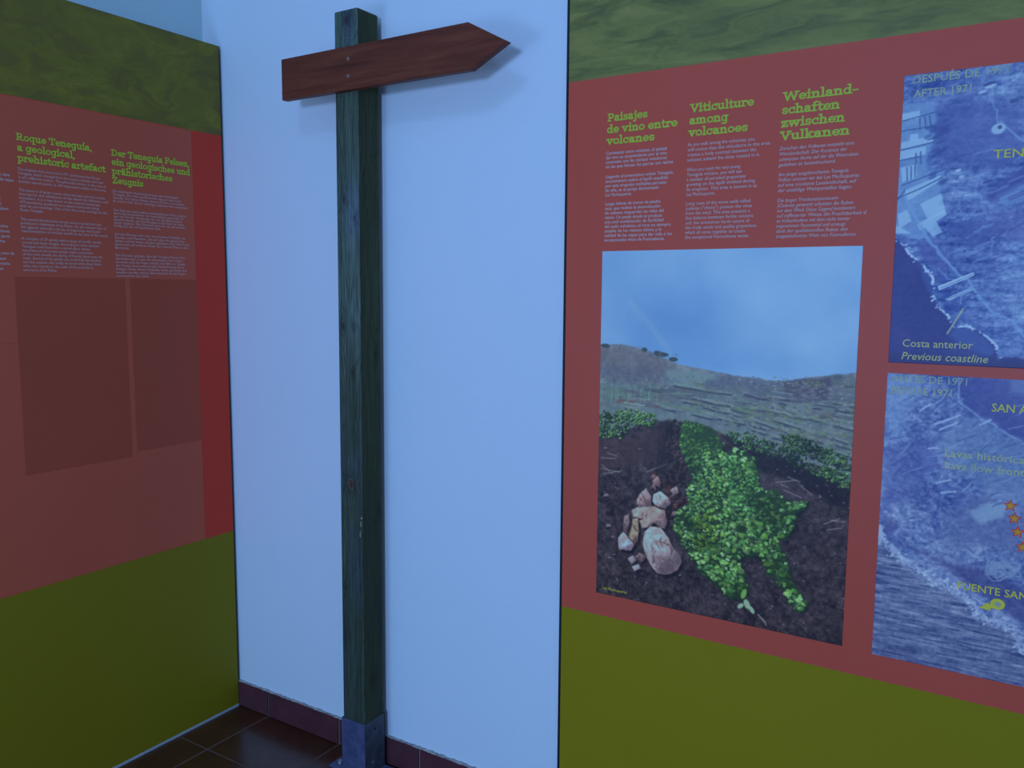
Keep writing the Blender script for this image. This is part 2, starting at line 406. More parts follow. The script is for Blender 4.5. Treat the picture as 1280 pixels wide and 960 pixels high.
def slab_text(txt, u0, v0, size, width, place, name, parent, m, wt=.125, label=None):
    """heavy slab-serif capitals and small letters built from strokes"""
    adv = sum(GL_[c][0] for c in txt); sx = width / adv; V = []; F = []; x = 0
    def quad(p, q, h):
        dx, dy = q[0] - p[0], q[1] - p[1]; L = math.hypot(dx, dy) or 1
        ex, ey = dx / L * h * .96, dy / L * h * .96; nx, ny = -dy / L * h, dx / L * h
        i = len(V); V.extend([(p[0] - ex + nx, p[1] - ey + ny), (p[0] - ex - nx, p[1] - ey - ny), (q[0] + ex - nx, q[1] + ey - ny), (q[0] + ex + nx, q[1] + ey + ny)])
        F.append([i, i + 1, i + 2, i + 3])
    for c in txt:
        a, strokes = GL_[c]
        for s in strokes:
            thin = len(s) == 2 and abs(s[0][1] - s[1][1]) < 1e-6
            for p, q in zip(s[:-1], s[1:]):
                quad((x + p[0], p[1]), (x + q[0], q[1]), wt / 2 * (.85 if thin else 1) * (0.85 if not thin and len(s) > 8 else 1))
        x += a
    P0 = np.array(place(0, 0)); ax = int(np.argmax(np.abs(np.array(place(1, 1)) - P0 - 0) < 1e-9)) ; sgn = -1 if ax == 1 else 1
    out = []
    for i, (a, b) in enumerate(V):
        q = list(place(u0 + a * sx, v0 + b * size)); q[ax] += sgn * 0.000012 * ((i // 4) % 40); out.append(q)
    V = out
    me = bpy.data.meshes.new(name); me.from_pydata(V, [], F); me.update()
    o = link(name, me, m, parent)
    if label: o['label'] = label
    return o

_base_w = {}
def line_text(lines, place, name, parent, m, bold=0.0, shear=0.0, label=None):
    """lines: (text, u, baseline v, letter size, width or None); one mesh"""
    V = []; F = []
    for txt, u0, v0, size, width in lines:
        cu = bpy.data.curves.new('t', 'FONT'); cu.body = txt; cu.size = 1.0; cu.resolution_u = 2
        cu.fill_mode = 'FRONT'; cu.offset = bold; cu.shear = shear
        to = bpy.data.objects.new('t', cu)
        me = bpy.data.meshes.new_from_object(to)
        n = len(me.vertices); co = np.empty(n * 3); me.vertices.foreach_get('co', co); co = co.reshape(-1, 3)
        k = size
        kx = (width / co[:, 0].max()) if width else size
        i0 = len(V)
        V += [place(u0 + a * kx, v0 + b * k) for a, b, _ in co]
        F += [[i0 + j for j in p.vertices] for p in me.polygons]
        bpy.data.objects.remove(to); bpy.data.curves.remove(cu); bpy.data.meshes.remove(me)
    me = bpy.data.meshes.new(name); me.from_pydata([tuple(map(float, v)) for v in V], [], F); me.update()
    o = link(name, me, m, parent)
    if label: o['label'] = label
    return o

def column(blocks, u0, place, parent, size, cw, **kw):
    """blocks: (top baseline, bottom baseline, [lines]); cw = width of one average letter"""
    for v1, v2, ls in blocks:
        n = len(ls); L = []
        for i, t in enumerate(ls):
            v = v1 + (v2 - v1) * (i / (n - 1) if n > 1 else 0)
            L.append((t, u0, v, size, len(t) * cw))
        line_text(L, place, 'body_text', parent, body_m, **kw)

# ------------------------------------------------------------------ RIGHT PANEL
YR = -0.012
PR = empty('exhibition_panel', (1.3225, 0, 0.0))
tag(PR, 'wide orange and lime wall panel with a vineyard photograph and two blue aerial pictures', 'display panel')
X0, X1, Z0, Z1 = 1.3225, 3.35, 0.02, 2.3
box('backing_board', (X0 + .001, YR + .0012, Z0), (X1, -0.0005 - .011 * 0, Z1), core_m, PR)
# raised clear of the skirting: lower part of the board is cut to the skirting's depth
box('marbled_green_band', (X0, YR, 2.022), (X1, YR + .0012, Z1), swirl_r, PR)['label'] = 'marbled grey-green printed band'
box('orange_band', (X0, YR, 0.6555), (X1, YR + .0012, 1.3474), orange_m, PR)['label'] = 'plain orange-red printed field below the seam'
box('orange_band', (X0, YR, 1.34760), (X1, YR + .0012, 2.022), orange_m, PR)['label'] = 'plain orange-red printed field above the seam'
box('lime_band', (X0, YR, Z0), (X1, YR + .0012, 0.6555), lime_r, PR)['label'] = 'plain lime green band'
box('edge_strip', (X0 - .0068, YR - .0005, Z0), (X0 - .0002, -0.0004, Z1), black_m, PR)['label'] = 'narrow black edge'  # thin black strip along the panel's left edge
pr = place_right(YR - .0005)
PRT = place_right(YR - .0015)
KR = 1.0
# headings
for txt, u, v, wd in [('Paisajes', 1.4325, 1.9150, .1055), ('de vino entre', 1.4310, 1.8872, .1835), ('volcanes', 1.4310, 1.8598, .1265),
                      ('Viticulture', 1.6445, 1.9150, .1485), ('among', 1.6430, 1.8878, .092), ('volcanoes', 1.6420, 1.8608, .139),
                      ('Weinland-', 1.8565, 1.9170, .155), ('schaften', 1.8550, 1.8890, .121), ('zwischen', 1.8545, 1.8612, .133), ('Vulkanen', 1.8535, 1.8335, .145)]:
    slab_text(txt, u, v, .0268, wd, pr, 'heading_text', PR, head_m)
S1 = [(1.8355, 1.8030, ['Caminando entre volcanes, el paisaje', 'del vino es sorprendente por el vivo', 'contraste con las cenizas volcánicas', 'en las que hincan las parras sus raíces.']),
      (1.7785, 1.7345, ['Llegando al jovencísimo volcán Teneguía,', 'encontramos sobre el lapilli expelido', 'por esta erupción múltiples parcelas', 'de viña, es el paraje denominado', 'Las Machuqueras.']),
      (1.7125, 1.6240, ['Largas hileras de muros de piedra', 'seca, que reciben la denominación', 'de cadenas resguardan las vides del', 'viento. Un paraje donde se produce', 'una sutil combinación de fertilidad', 'del suelo volcánico, el roce no siempre', 'amable de los vientos alisios y la', 'calidad de las cepas para dar vida a los', 'excepcionales vinos de Fuencaliente.'])]
column(S1, 1.4295, pr, PR, .0112, .00445, bold=.008)
S2 = [(1.8385, 1.8035, ['As you walk among the volcanoes, you', 'will notice that the viticulture in the area', 'creates a lively contrast between the', 'volcanic ashand the vines rooted in it.']),
      (1.7810, 1.7245, ['When you reach the very young', 'Teneguía volcano, you will see', 'a number of parcelsof grapevines', 'growing on the lapilli emitted during', 'its eruption. This area is known is as', 'Las Machuqueras.']),
      (1.7030, 1.6250, ['Long rows of dry stone walls called', 'cadenas ("chains") protect the vines', 'from the wind. This area presents a', 'fine balance between fertile volcanic', 'soil, the sometimes harsh nature of', 'the trade winds and quality grapevines,', 'which all come together to create', 'the exceptional Fuencaliente wines.'])]
column(S2, 1.6405, pr, PR, .0112, .00435, bold=.0)
S3 = [(1.8120, 1.7770, ['Zwischen den Vulkanen entsteht eine', 'Weinlandschaft. Der Kontrast der', 'schwarzen Asche auf der die Weinreben', 'gedeihen ist beeindruckend.']),
      (1.7560, 1.7215, ['Am jüngst ausgebrochenen Teneguía', 'Vulkan stossen wir bei Las Machuqueras', 'auf eine trockene Lavalandschaft, auf', 'der unzählige Weinparzellen liegen.']),
      (1.6995, 1.6215, ['Die langen Trockensteinmauern', '(Cadenas genannt) schützen die Reben', 'vor dem Wind. Diese Gegend kombiniert', 'auf raffinierter Weise die Fruchtbarkeit d', 'es Vulkanbodens mit dem nicht immer', 'angenehmen Passatwind und erzeugt', 'dank der qualitätsvollen Reben den', 'ausgezeichneten Wein von Fuencaliente.'])]
column(S3, 1.8525, pr, PR, .0112, .00445, bold=.0, shear=.2)

# ---- the vineyard photograph
c = Canvas(1.425, 2.0365, 0.7155, 1.600, 0.00142, lambda px, py: pl(px, py, 1, YR)[[0, 2]])
H, W = c.H, c.W
fine = fbm(H, W, 90, 62, 4, .7); mid = fbm(H, W, 22, 16, 5); low = fbm(H, W, 4, 3, 4)
vv = (c.V - .7155) / .8845; uu = (c.U - 1.425) / .6115
# sky
sky = np.zeros((H, W, 3)); sky[:] = (100, 148, 214)
sky += (low - .5)[..., None] * np.array([30, 26, 14]) + (fbm(H, W, 9, 5, 4) - .5)[..., None] * np.array([14, 13, 8])
cloud = np.exp(-(((uu - .28) / .34) ** 2 + ((vv - .80) / .10) ** 2))[..., None]
sky -= cloud * np.array([13, 12, 8])
sky += np.exp(-(((uu - .75) / .4) ** 2 + ((vv - .93) / .12) ** 2))[..., None] * np.array([10, 10, 8])
sky -= np.exp(-(((uu - .5) / .5) ** 2 + ((vv - .70) / .04) ** 2))[..., None] * np.array([10, 8, 4])
sky += np.exp(-(((uu - .55) / .22) ** 2 + ((vv - .648) / .02) ** 2))[..., None] * np.array([10, 12, 10])
c.img = sky
c.line([(788, 378), (800, 392), (812, 404), (822, 418), (832, 432), (838, 446)], .006, (118, 158, 206), .26, .010)
# ground behind
hill = np.zeros((H, W, 3)); hill[:] = (88, 104, 132)
hill += (mid - .5)[..., None] * np.array([46, 48, 44]) + (fine - .5)[..., None] * np.array([50, 54, 50])
ridge = [(740, 436), (751, 434), (760, 431), (775, 430), (795, 434), (815, 440), (835, 449), (850, 456), (880, 461), (915, 468), (945, 473), (975, 476), (1000, 473), (1030, 469), (1068, 466), (1090, 466), (1090, 840), (740, 840)]
c.warp(.006, 30); c.poly(ridge, hill, 1, .003)
for (px, py, a) in [(828, 443, 9), (842, 449, 6), (822, 441, 5), (757, 432, 7), (806, 437, 4)]:
    u, v = c.conv(px, py); c.blob(u, v, a * .0019, .0055, 0, (48, 66, 84))
c.poly([(745, 434), (800, 436), (835, 452), (850, 462), (820, 470), (745, 455)], (86, 90, 112), .55, .02)
c.poly([(745, 455), (830, 462), (828, 480), (745, 472)], (74, 84, 118), .45, .015)
c.poly([(832, 462), (880, 464), (905, 470), (860, 485), (838, 482)], (92, 124, 146), .75, .012)
c.poly([(900, 468), (975, 478), (1000, 475), (1000, 500), (960, 500), (880, 480)], (70, 86, 126), .6, .012)
c.poly([(980, 478), (1010, 474), (1040, 470), (1036, 500), (1010, 503), (984, 502)], (56, 60, 92), .8, .01)
c.poly([(1042, 474), (1070, 468), (1070, 500), (1040, 500)], (80, 100, 124), .6, .008)
c.nowarp()
for i in range(90):                                           # pale specks on the dark slope
    u, v = c.conv(random.uniform(985, 1038), random.uniform(478, 500)); c.blob(u, v, random.uniform(.003, .008), .0014, 0, (108, 120, 150), .55)
c.warp(.006, 20)
# near slope with terraces
c.poly([(740, 478), (830, 482), (900, 488), (980, 500), (1072, 505), (1072, 620), (740, 560)], (86, 112, 128), .55, .02)
c.poly([(745, 480), (822, 482), (812, 500), (745, 500)], (82, 114, 130), .7, .01)
for i in range(32):                                           # comb of vine strips left
    x = 750 + i * 2.6; c.line([(x, 484 + random.uniform(-2, 2)), (x - 1.2, 501)], .0011, random.choice([(60, 78, 100), (100, 136, 130)]), .55, .0012)
for i in range(22):
    x = 822 + i * 2.9; c.line([(x + 6, 483 + i * .3), (x - 3, 497 + i * .15)], .0016, (56, 68, 98), .6, .0012)
for i, (a, b_) in enumerate([((842, 482), (1072, 512)), ((850, 494), (1072, 540)), ((848, 500), (990, 532)), ((858, 497), (1072, 556)), ((880, 512), (1072, 563)), ((880, 520), (1072, 575)), ((930, 494), (1072, 520)), ((820, 506), (980, 545))]):
    pts = [(a[0] + (b_[0] - a[0]) * t, a[1] + (b_[1] - a[1]) * t + 2.5 * math.sin(t * 5 + i)) for t in np.linspace(0, 1, 9)]
    brk = sstep(fbm(H, W, 30, 24, 3), .38, .5)
    c.line(pts, .0026, (48, 58, 88), .8, .002, tex=brk); c.line([(x, y - 3.2) for x, y in pts], .0026, (108, 134, 146), .5, .002, tex=brk)
for i in range(130):
    px = random.uniform(745, 1068); py = random.uniform(476, 552)
    if py > 508 + max(0, px - 860) * .28: continue
    u, v = c.conv(px, py); c.blob(u, v, random.uniform(.012, .035), random.uniform(.003, .008), -.12, random.choice([(66, 68, 100), (94, 112, 116), (80, 108, 92), (74, 84, 116), (84, 80, 104), (104, 126, 130)]), .28)
for i in range(1500):
    px = random.uniform(745, 1068); py = random.uniform(470, 560)
    if py > 508 + max(0, px - 860) * .30: continue
    u, v = c.conv(px, py); c.blob(u, v, random.uniform(.0012, .0040), random.uniform(.0008, .0018), random.uniform(-.5, .3), random.choice([(52, 62, 92), (76, 110, 90), (108, 136, 140), (60, 74, 100), (92, 124, 104), (126, 150, 164), (84, 82, 108), (66, 92, 88)]), random.uniform(.35, .75))
for i in range(90):
    px = random.uniform(745, 1068); py = random.uniform(482, 560)
    if py > 512 + max(0, px - 860) * .30: continue
    sl_ = .04 + .26 * (py - 470) / 90; ln = random.uniform(6, 34)
    c.line([(px, py), (px + ln * .5, py + ln * .5 * sl_ + random.uniform(-.6, .6)), (px + ln, py + ln * sl_)], random.uniform(.0006, .0022),
           random.choice([(52, 64, 92), (110, 138, 146), (98, 130, 124), (60, 74, 100), (84, 120, 100), (122, 148, 160)]), random.uniform(.35, .8), .0014)
for i in range(110):
    u, v = c.conv(random.uniform(748, 850), random.uniform(440, 480)); c.blob(u, v, random.uniform(.002, .006), .0016, -.2, random.choice([(72, 84, 108), (104, 116, 136), (84, 104, 116)]), .4)
for i in range(260):
    t = random.random(); px = random.uniform(900, 1070); py = random.uniform(503, 560) + (px - 900) * .05
    u, v = c.conv(px, py); c.blob(u, v, random.uniform(.003, .009), random.uniform(.0014, .003), -.25, random.choice([(86, 126, 92), (76, 104, 100), (70, 74, 96), (112, 134, 140), (58, 70, 92)]), .5)
for (px, py) in [(778, 500), (790, 502), (820, 508), (775, 502)]:
    u, v = c.conv(px, py); c.blob(u, v, .012, .004, 0, (88, 78, 88), .7)
for (px, py) in [(858, 532), (742, 520)]:
    u, v = c.conv(px, py); c.blob(u, v, .002, .007, 0, (130, 160, 180), .7)
# dark foreground soil
soil = np.zeros((H, W, 3)); soil[:] = (46, 44, 60); soil += (fine - .5)[..., None] * np.array([60, 58, 62]) + (mid - .5)[..., None] * np.array([30, 28, 32])
c.warp(.012, 16)
c.poly([(740, 545), (775, 540), (800, 530), (835, 525), (880, 532), (905, 543), (940, 556), (1000, 580), (1075, 606), (1075, 840), (735, 840)], soil, 1, .008)
c.poly([(740, 556), (830, 535), (835, 545), (820, 575), (745, 590)], (60, 50, 66), .6, .015)
c.poly([(905, 545), (960, 565), (1065, 608), (1062, 640), (1010, 615), (950, 585)], (24, 24, 44), .75, .01)
c.poly([(925, 590), (1000, 600), (1010, 625), (940, 620)], (62, 62, 84), .5, .012)
c.nowarp()
clump = fbm(H, W, 20, 15, 3, .6)
def leaves(poly, n, r0, r1, dark, cols, flat=.72, shade=True, cl=1.0, jit=.006):
    pts = c.scatter(poly, n); pts.sort(key=lambda p: -p[1])
    for (u, v) in pts:
        u += random.gauss(0, jit * .5); v += random.gauss(0, jit * .5)
        i = int(np.clip((v - c.v0) / c.step, 0, c.H - 1)); j = int(np.clip((u - c.u0) / c.step, 0, c.W - 1))
        q = .66 + (clump[i, j] - .5) * 2.3 * cl
        r = random.uniform(r0, r1) * .86; an = random.uniform(-1.3, 1.3)
        if shade: c.blob(u + r * .4, v - r * .7, r * 1.2, r * .9, an, dark, .8)
        if random.random() > .35 + q: continue
        k = random.uniform(.62, 1.12) * (.64 + .52 * np.clip(q, 0, 1.1)); cc = np.array(random.choice(cols)) * k
        c.blob(u, v, r, r * random.uniform(flat - .3, flat + .1), an, cc, .9)
        if r > .0032 and random.random() < .6:                       # lobes and the bright upper edge of a vine leaf
            c.blob(u - r * .45, v + r * .25, r * .55, r * .32, an + .8, cc * 1.16, .8)
            c.blob(u + r * .5, v - r * .1, r * .5, r * .3, an - .9, cc * .84, .8)
G1 = [(62, 118, 72), (78, 136, 74), (96, 154, 98), (68, 108, 78), (56, 96, 66), (116, 168, 132), (90, 142, 70), (104, 158, 104)]
GF = [(62, 108, 76), (78, 126, 84), (92, 140, 88), (56, 92, 70)]
D1 = (22, 36, 42)
leaves([(748, 518), (770, 512), (800, 514), (826, 520), (815, 532), (790, 530), (775, 545), (748, 546)], 380, .0022, .0042, D1, [(72, 124, 74), (92, 148, 80), (62, 108, 70), (104, 156, 92)])
# right-hand vine rows
leaves([(905, 536), (935, 541), (975, 556), (1000, 565), (1000, 572), (970, 570), (935, 562), (915, 550)], 240, .002, .004, D1, GF)
leaves([(975, 541), (1010, 548), (1064, 575), (1064, 588), (1030, 578), (985, 560)], 320, .0022, .0042, D1, GF)
leaves([(985, 568), (1010, 578), (1062, 592), (1062, 610), (1040, 602), (1015, 590), (985, 580)], 260, .0025, .0045, D1, GF)
for i in range(24):
    u, v = c.conv(random.uniform(985, 1060), random.uniform(580, 606)); c.blob(u, v, .007, .0022, -.4, (26, 28, 48), .6)
# straw and pebbles
for i in range(1500):
    px = random.uniform(748, 1062); py = random.uniform(560, 800)
    if px < 860 and py < 590 and random.random() < .5: continue
    u, v = c.conv(px, py); g = random.choice([(92, 90, 116), (112, 112, 134), (74, 70, 92), (20, 20, 36), (22, 22, 38), (66, 52, 62)])
    c.blob(u, v, random.uniform(.0012, .0034), random.uniform(.0009, .0018), random.uniform(-1, 1), g, random.uniform(.3, .85))
for (a, b_) in [((752, 572), (770, 573)), ((752, 580), (766, 592)), ((755, 592), (778, 588)), ((808, 590), (838, 578)), ((752, 585), (775, 590)), ((760, 566), (772, 570)), ((976, 605), (985, 609)), ((980, 612), (1002, 622)), ((970, 603), (996, 600)), ((948, 768), (958, 778)), ((1030, 655), (1050, 648)), ((1034, 662), (1052, 660)), ((1038, 650), (1056, 652)), ((1000, 606), (1015, 618)), ((985, 596), (1000, 602))]:
    c.line([a, b_], .0012, (122, 122, 142), .7, .0012)
# stone wall
leaves([(836, 524), (848, 526), (857, 560), (860, 600), (846, 625), (830, 612), (836, 580), (832, 545)], 210, .0028, .0058, (24, 20, 34), [(66, 60, 76), (84, 76, 88), (52, 46, 62), (74, 62, 70)], .8)
c.poly([(822, 530), (838, 524), (842, 550), (836, 600), (820, 600)], (26, 24, 40), .45, .012)
leaves([(815, 592), (850, 605), (858, 632), (840, 650), (822, 640), (812, 605)], 80, .004, .009, (24, 18, 30), [(92, 78, 94), (112, 98, 118), (86, 58, 66), (70, 56, 68)], .8)
def rock(pts, colr, cracks=6):
    c.nowarp(); c.poly([(x + 3, y + 4) for x, y in pts], (18, 16, 30), .8, .006)
    c.warp(.005, 50); c.poly(pts, colr, 1, .003)
    tex = sstep(fbm(H, W, 70, 50, 4, .65), .40, .62)
    c.poly(pts, np.array(colr) * .72, .65, .002, tex=tex)
    tex2 = sstep(fbm(H, W, 60, 44, 4, .6), .50, .66); c.poly(pts, np.minimum(np.array(colr) * 1.25, 235), .7, .002, tex=tex2)
    uvp = c.P(pts); uc, vc = uvp.mean(0); rr = (uvp.max(0) - uvp.min(0)).max() * .5
    c.poly(pts, (58, 50, 74), .62, .003, tex=sstep(((c.U - uc) * .8 - (c.V - vc)) / rr + (mid - .5) * .8, .05, 1.0))
    c.poly(pts, (196, 188, 204), .35, .003, tex=sstep(((c.V - vc) - (c.U - uc) * .8) / rr + (mid - .5) * .8, .1, 1.0))
    xs_ = [p[0] for p in pts]; ys_ = [p[1] for p in pts]; cx, cy = np.mean(xs_), np.mean(ys_)
    for i in range(cracks):
        a = random.uniform(0, 6.28); rx = (max(xs_) - min(xs_)) * .25; ry = (max(ys_) - min(ys_)) * .28
        x0 = cx + math.cos(a) * rx; y0 = cy + math.sin(a) * ry
        c.line([(x0, y0), (x0 + random.uniform(-3, 5), y0 + 4), (x0 + random.uniform(-1, 7), y0 + random.uniform(6, 12))], .0010, (66, 56, 74), .7, .0012)
    c.nowarp()
rock([(800, 618), (808, 610), (814, 620), (814, 632), (800, 634), (796, 628)], (138, 122, 138), 3)
rock([(816, 600), (822, 594), (826, 602), (824, 608), (817, 606)], (116, 96, 112), 1)
rock([(818, 617), (826, 614), (834, 620), (839, 628), (832, 635), (822, 633), (816, 626)], (160, 152, 172), 3)
rock([(838, 612), (846, 608), (849, 616), (842, 620)], (132, 122, 146), 1)
rock([(790, 637), (803, 633), (818, 633), (831, 638), (834, 650), (831, 661), (820, 655), (806, 648), (792, 646)], (150, 134, 146), 6)
rock([(791, 648), (797, 647), (799, 660), (797, 676), (792, 682), (786, 674), (787, 660)], (138, 124, 118), 4)
rock([(781, 645), (786, 642), (788, 652), (783, 668), (779, 662)], (98, 88, 104), 2)
rock([(773, 672), (779, 664), (785, 670), (793, 680), (789, 688), (774, 686)], (158, 160, 188), 1)
rock([(800, 650), (810, 646), (818, 652), (812, 658), (803, 660)], (158, 144, 156), 2)
rock([(806, 664), (814, 658), (827, 660), (836, 672), (841, 684), (850, 693), (852, 703), (846, 713), (834, 718), (822, 716), (812, 704), (807, 692), (804, 680)], (148, 140, 162), 14)
rock([(785, 698), (792, 694), (796, 700), (790, 706)], (128, 128, 154), 0)
rock([(790, 708), (798, 704), (802, 710), (794, 713)], (128, 128, 154), 0)
rock([(800, 690), (808, 696), (802, 702), (794, 696)], (92, 82, 98), 1)
for (px, py, r) in [(758, 619, .007), (761, 657, .007), (766, 671, .004), (762, 697, .004), (768, 693, .003), (757, 560, .004)]:
    u, v = c.conv(px, py); c.blob(u, v, r, r * .8, .3, (104, 100, 128)); c.blob(u, v - r * .7, r, r * .4, .3, (24, 22, 38), .8)
# the big vine
vine_far = [(852, 528), (870, 528), (890, 536), (905, 556), (898, 575), (870, 580), (852, 565)]
vine = [(858, 572), (900, 565), (920, 562), (944, 572), (946, 592), (950, 612), (975, 612), (980, 625), (996, 628), (1010, 624), (1004, 634), (992, 642), (992, 655), (985, 666), (972, 672), (974, 688), (960, 685), (950, 695), (930, 690), (918, 700), (905, 700), (898, 690), (868, 702), (862, 690), (842, 660), (846, 640), (862, 630), (858, 605), (868, 600)]
tail1 = [(864, 690), (895, 680), (905, 695), (925, 705), (932, 728), (935, 738), (925, 746), (908, 742), (895, 728), (876, 712)]
tail2 = [(946, 684), (972, 680), (978, 690), (985, 705), (990, 725), (998, 738), (1008, 756), (1000, 760), (985, 748), (975, 730), (963, 718)]
c.warp(.012, 20)
for p in (vine_far, vine, tail1, tail2): c.poly([(x + 3, y + 6) for x, y in p], (20, 28, 36), .9, .008)
for p in (vine_far, vine, tail1, tail2): c.poly(p, (36, 62, 46), .95, .006)
c.nowarp()
leaves(vine_far, 520, .0022, .0045, (32, 60, 46), [(78, 138, 76), (92, 152, 84), (66, 116, 70), (54, 98, 62)])
leaves(vine, 1650, .0034, .0070, (26, 50, 40), G1)
leaves([(870, 640), (900, 636), (895, 690), (870, 690)], 60, .004, .008, (26, 44, 34), [(88, 132, 60), (76, 120, 56)])
leaves([(905, 655), (960, 650), (960, 690), (905, 692)], 120, .0055, .0095, (26, 50, 40), G1)
leaves(tail1, 230, .0045, .0085, (26, 50, 38), G1)
leaves(tail2, 120, .0045, .0085, (26, 50, 38), G1)
leaves([(905, 568), (944, 578), (946, 640), (915, 640)], 160, .003, .006, (30, 60, 46), [(84, 150, 88), (96, 162, 104), (72, 134, 78)])
for (px, py, a, b2, an) in [(930, 742, .006, .013, -.3), (934, 755, .007, .012, .4), (940, 762, .005, .010, .6), (926, 757, .005, .009, -.8)]:
    u, v = c.conv(px, py); c.blob(u, v, a, b2, an, random.choice([(120, 158, 150), (96, 146, 90)]))
leaves([(985, 742), (1010, 756), (1004, 765), (985, 757)], 14, .004, .007, (26, 50, 38), G1)
for (px, py) in [(865, 615), (878, 640), (862, 655), (885, 600), (912, 630), (940, 672), (890, 665), (920, 600), (870, 590)]:
    u, v = c.conv(px, py); c.blob(u, v, .008, .005, random.uniform(-1, 1), (24, 42, 42), .5)
c.line([(948, 768), (954, 775), (958, 781)], .0012, (130, 140, 150), .7)
# dusk over the lower part of the print follows from its own dark soil; slight print softness only
c.img[:-1] = c.img[:-1] * .7 + c.img[1:] * .3; c.img[:, :-1] = c.img[:, :-1] * .7 + c.img[:, 1:] * .3
print_m = vcol_mat('photographic_print', 0.42, 0.28)
vp = c.build('photo_print', place_right(YR - .0010), print_m, PR, (0, .0012, 0))
vp['label'] = 'colour photograph of a green vine beside a stone wall on dark soil under a blue sky'
line_text([('Las Machuqueras', 1.4435, 0.7290, .0105, .069)], PRT, 'caption_text', PR, mapyel_m, label='tiny yellow photo caption')

# ---- upper aerial picture
MW = 2.72
c = Canvas(2.0985, MW, 1.3555, 1.9400, 0.0017, lambda px, py: pl(px, py, 1, YR)[[0, 2]])
H, W = c.H, c.W; low = fbm(H, W, 5, 5, 5)
ang = .35; st = fbm(H, W, 70, 18, 5, .6); fine = fbm(H, W, 110, 110, 3, .7)
c.img[:] = (68, 98, 174); c.img += (low - .5)[..., None] * np.array([84, 100, 74]) + (st - .5)[..., None] * np.array([70, 82, 66]) + (fine - .5)[..., None] * np.array([50, 54, 44])
c.warp(.02, 8)
c.poly([(1160, 135), (1210, 120), (1280, 130), (1280, 200), (1240, 215), (1200, 205), (1175, 215), (1168, 175)], (54, 74, 156), .65, .03)
c.poly([(1235, 245), (1255, 225), (1290, 200), (1290, 225), (1262, 245), (1240, 255)], (50, 66, 148), .8, .012)
c.poly([(1250, 245), (1290, 225), (1290, 255), (1255, 262)], (84, 120, 192), .7, .015)
c.poly([(1190, 285), (1225, 275), (1250, 290), (1225, 310), (1195, 305)], (52, 72, 154), .6, .015)
c.poly([(1240, 270), (1290, 262), (1290, 300), (1262, 300), (1235, 290)], (56, 70, 150), .55, .015)
c.poly([(1150, 300), (1175, 305), (1190, 330), (1180, 345), (1155, 325)], (58, 72, 156), .6, .012)
for i in range(26):
    x = random.uniform(1185, 1275); y = random.uniform(190, 345); c.line([(x, y), (x + 22, y - 8)], random.uniform(.001, .003), random.choice([(92, 130, 200), (46, 62, 142)]), .5, .002)
c.warp(.004, 30)
c.poly([(1125, 130), (1168, 128), (1172, 145), (1168, 160), (1166, 178), (1158, 200), (1160, 212), (1183, 212), (1175, 232), (1176, 256), (1184, 266), (1165, 285), (1152, 300), (1112, 292)], (88, 132, 200), .72, .006)
c.nowarp()
LF = (120, 166, 224)
for p in [[(1127, 143), (1150, 138), (1150, 148), (1126, 152)], [(1138, 168), (1148, 167), (1148, 175), (1137, 176)], [(1126, 178), (1167, 170), (1166, 178), (1126, 187)], [(1125, 189), (1158, 183), (1157, 193), (1125, 200)],
          [(1131, 238), (1176, 219), (1172, 228), (1142, 247), (1133, 252)], [(1150, 255), (1177, 242), (1182, 265), (1160, 275)], [(1122, 268), (1134, 262), (1140, 276), (1124, 286)], [(1146, 280), (1170, 268), (1180, 262), (1184, 268), (1150, 288)],
          [(1156, 284), (1170, 276), (1178, 290), (1166, 296)], [(1126, 210), (1146, 205), (1146, 222), (1128, 228)], [(1116, 280), (1140, 292), (1120, 292)]]:
    c.poly(p, LF, .75, .002)
for a, b_ in [((1127, 152), (1170, 140)), ((1126, 164), (1168, 158)), ((1126, 188), (1166, 178)), ((1125, 201), (1150, 196)), ((1127, 232), (1180, 212)), ((1122, 248), (1150, 236)), ((1151, 190), (1151, 205)), ((1145, 192), (1145, 204)), ((1134, 210), (1134, 226)), ((1139, 208), (1139, 224)), ((1144, 206), (1144, 222)), ((1150, 148), (1150, 162)), ((1156, 146), (1158, 162)), ((1162, 145), (1164, 158)), ((1131, 238), (1122, 250)), ((1150, 236), (1178, 222)), ((1160, 175), (1168, 172))]:
    c.line([a, b_], .0012, (46, 74, 142), .85, .0014)
c.warp(.008, 40)
for i in range(20):
    x = random.uniform(1160, 1185); y = random.uniform(150, 232); u, v = c.conv(x, y); c.blob(u, v, .008, .004, .4, (44, 66, 142), .55)
c.poly([(1166, 158), (1186, 156), (1186, 166), (1170, 170)], (46, 66, 144), .7, .006)
c.line([(1131, 245), (1133, 252), (1142, 268), (1155, 290), (1172, 314), (1192, 337), (1210, 352), (1235, 385), (1250, 393), (1265, 400), (1285, 425)], .0030, (92, 136, 206), .8, .0025)
c.line([(1205, 348), (1186, 350), (1172, 335)], .0014, (86, 126, 200), .6, .0016); c.line([(1240, 392), (1285, 405)], .0016, (92, 134, 206), .6, .002)
c.line([(1237, 118), (1243, 135), (1248, 152), (1262, 165), (1285, 178)], .0014, (96, 138, 206), .6, .0016)
c.line([(1252, 152), (1258, 160), (1275, 172)], .0014, (96, 138, 206), .6, .0016)
sea = [(1100, 288), (1117, 298), (1130, 306), (1142, 322), (1155, 333), (1166, 345), (1167, 368), (1172, 382), (1184, 394), (1193, 410), (1207, 407), (1222, 412), (1237, 424), (1246, 434), (1248, 448), (1270, 446), (1290, 452), (1330, 470), (1330, 520), (1100, 520)]
c.poly(sea, np.array([42, 54, 130]) + (low - .5)[..., None] * 24 + (fine - .5)[..., None] * 10, 1, .004)
c.poly([(1193, 408), (1210, 408), (1232, 422), (1244, 440), (1236, 446), (1205, 432), (1186, 420)], (56, 88, 168), .6, .01)
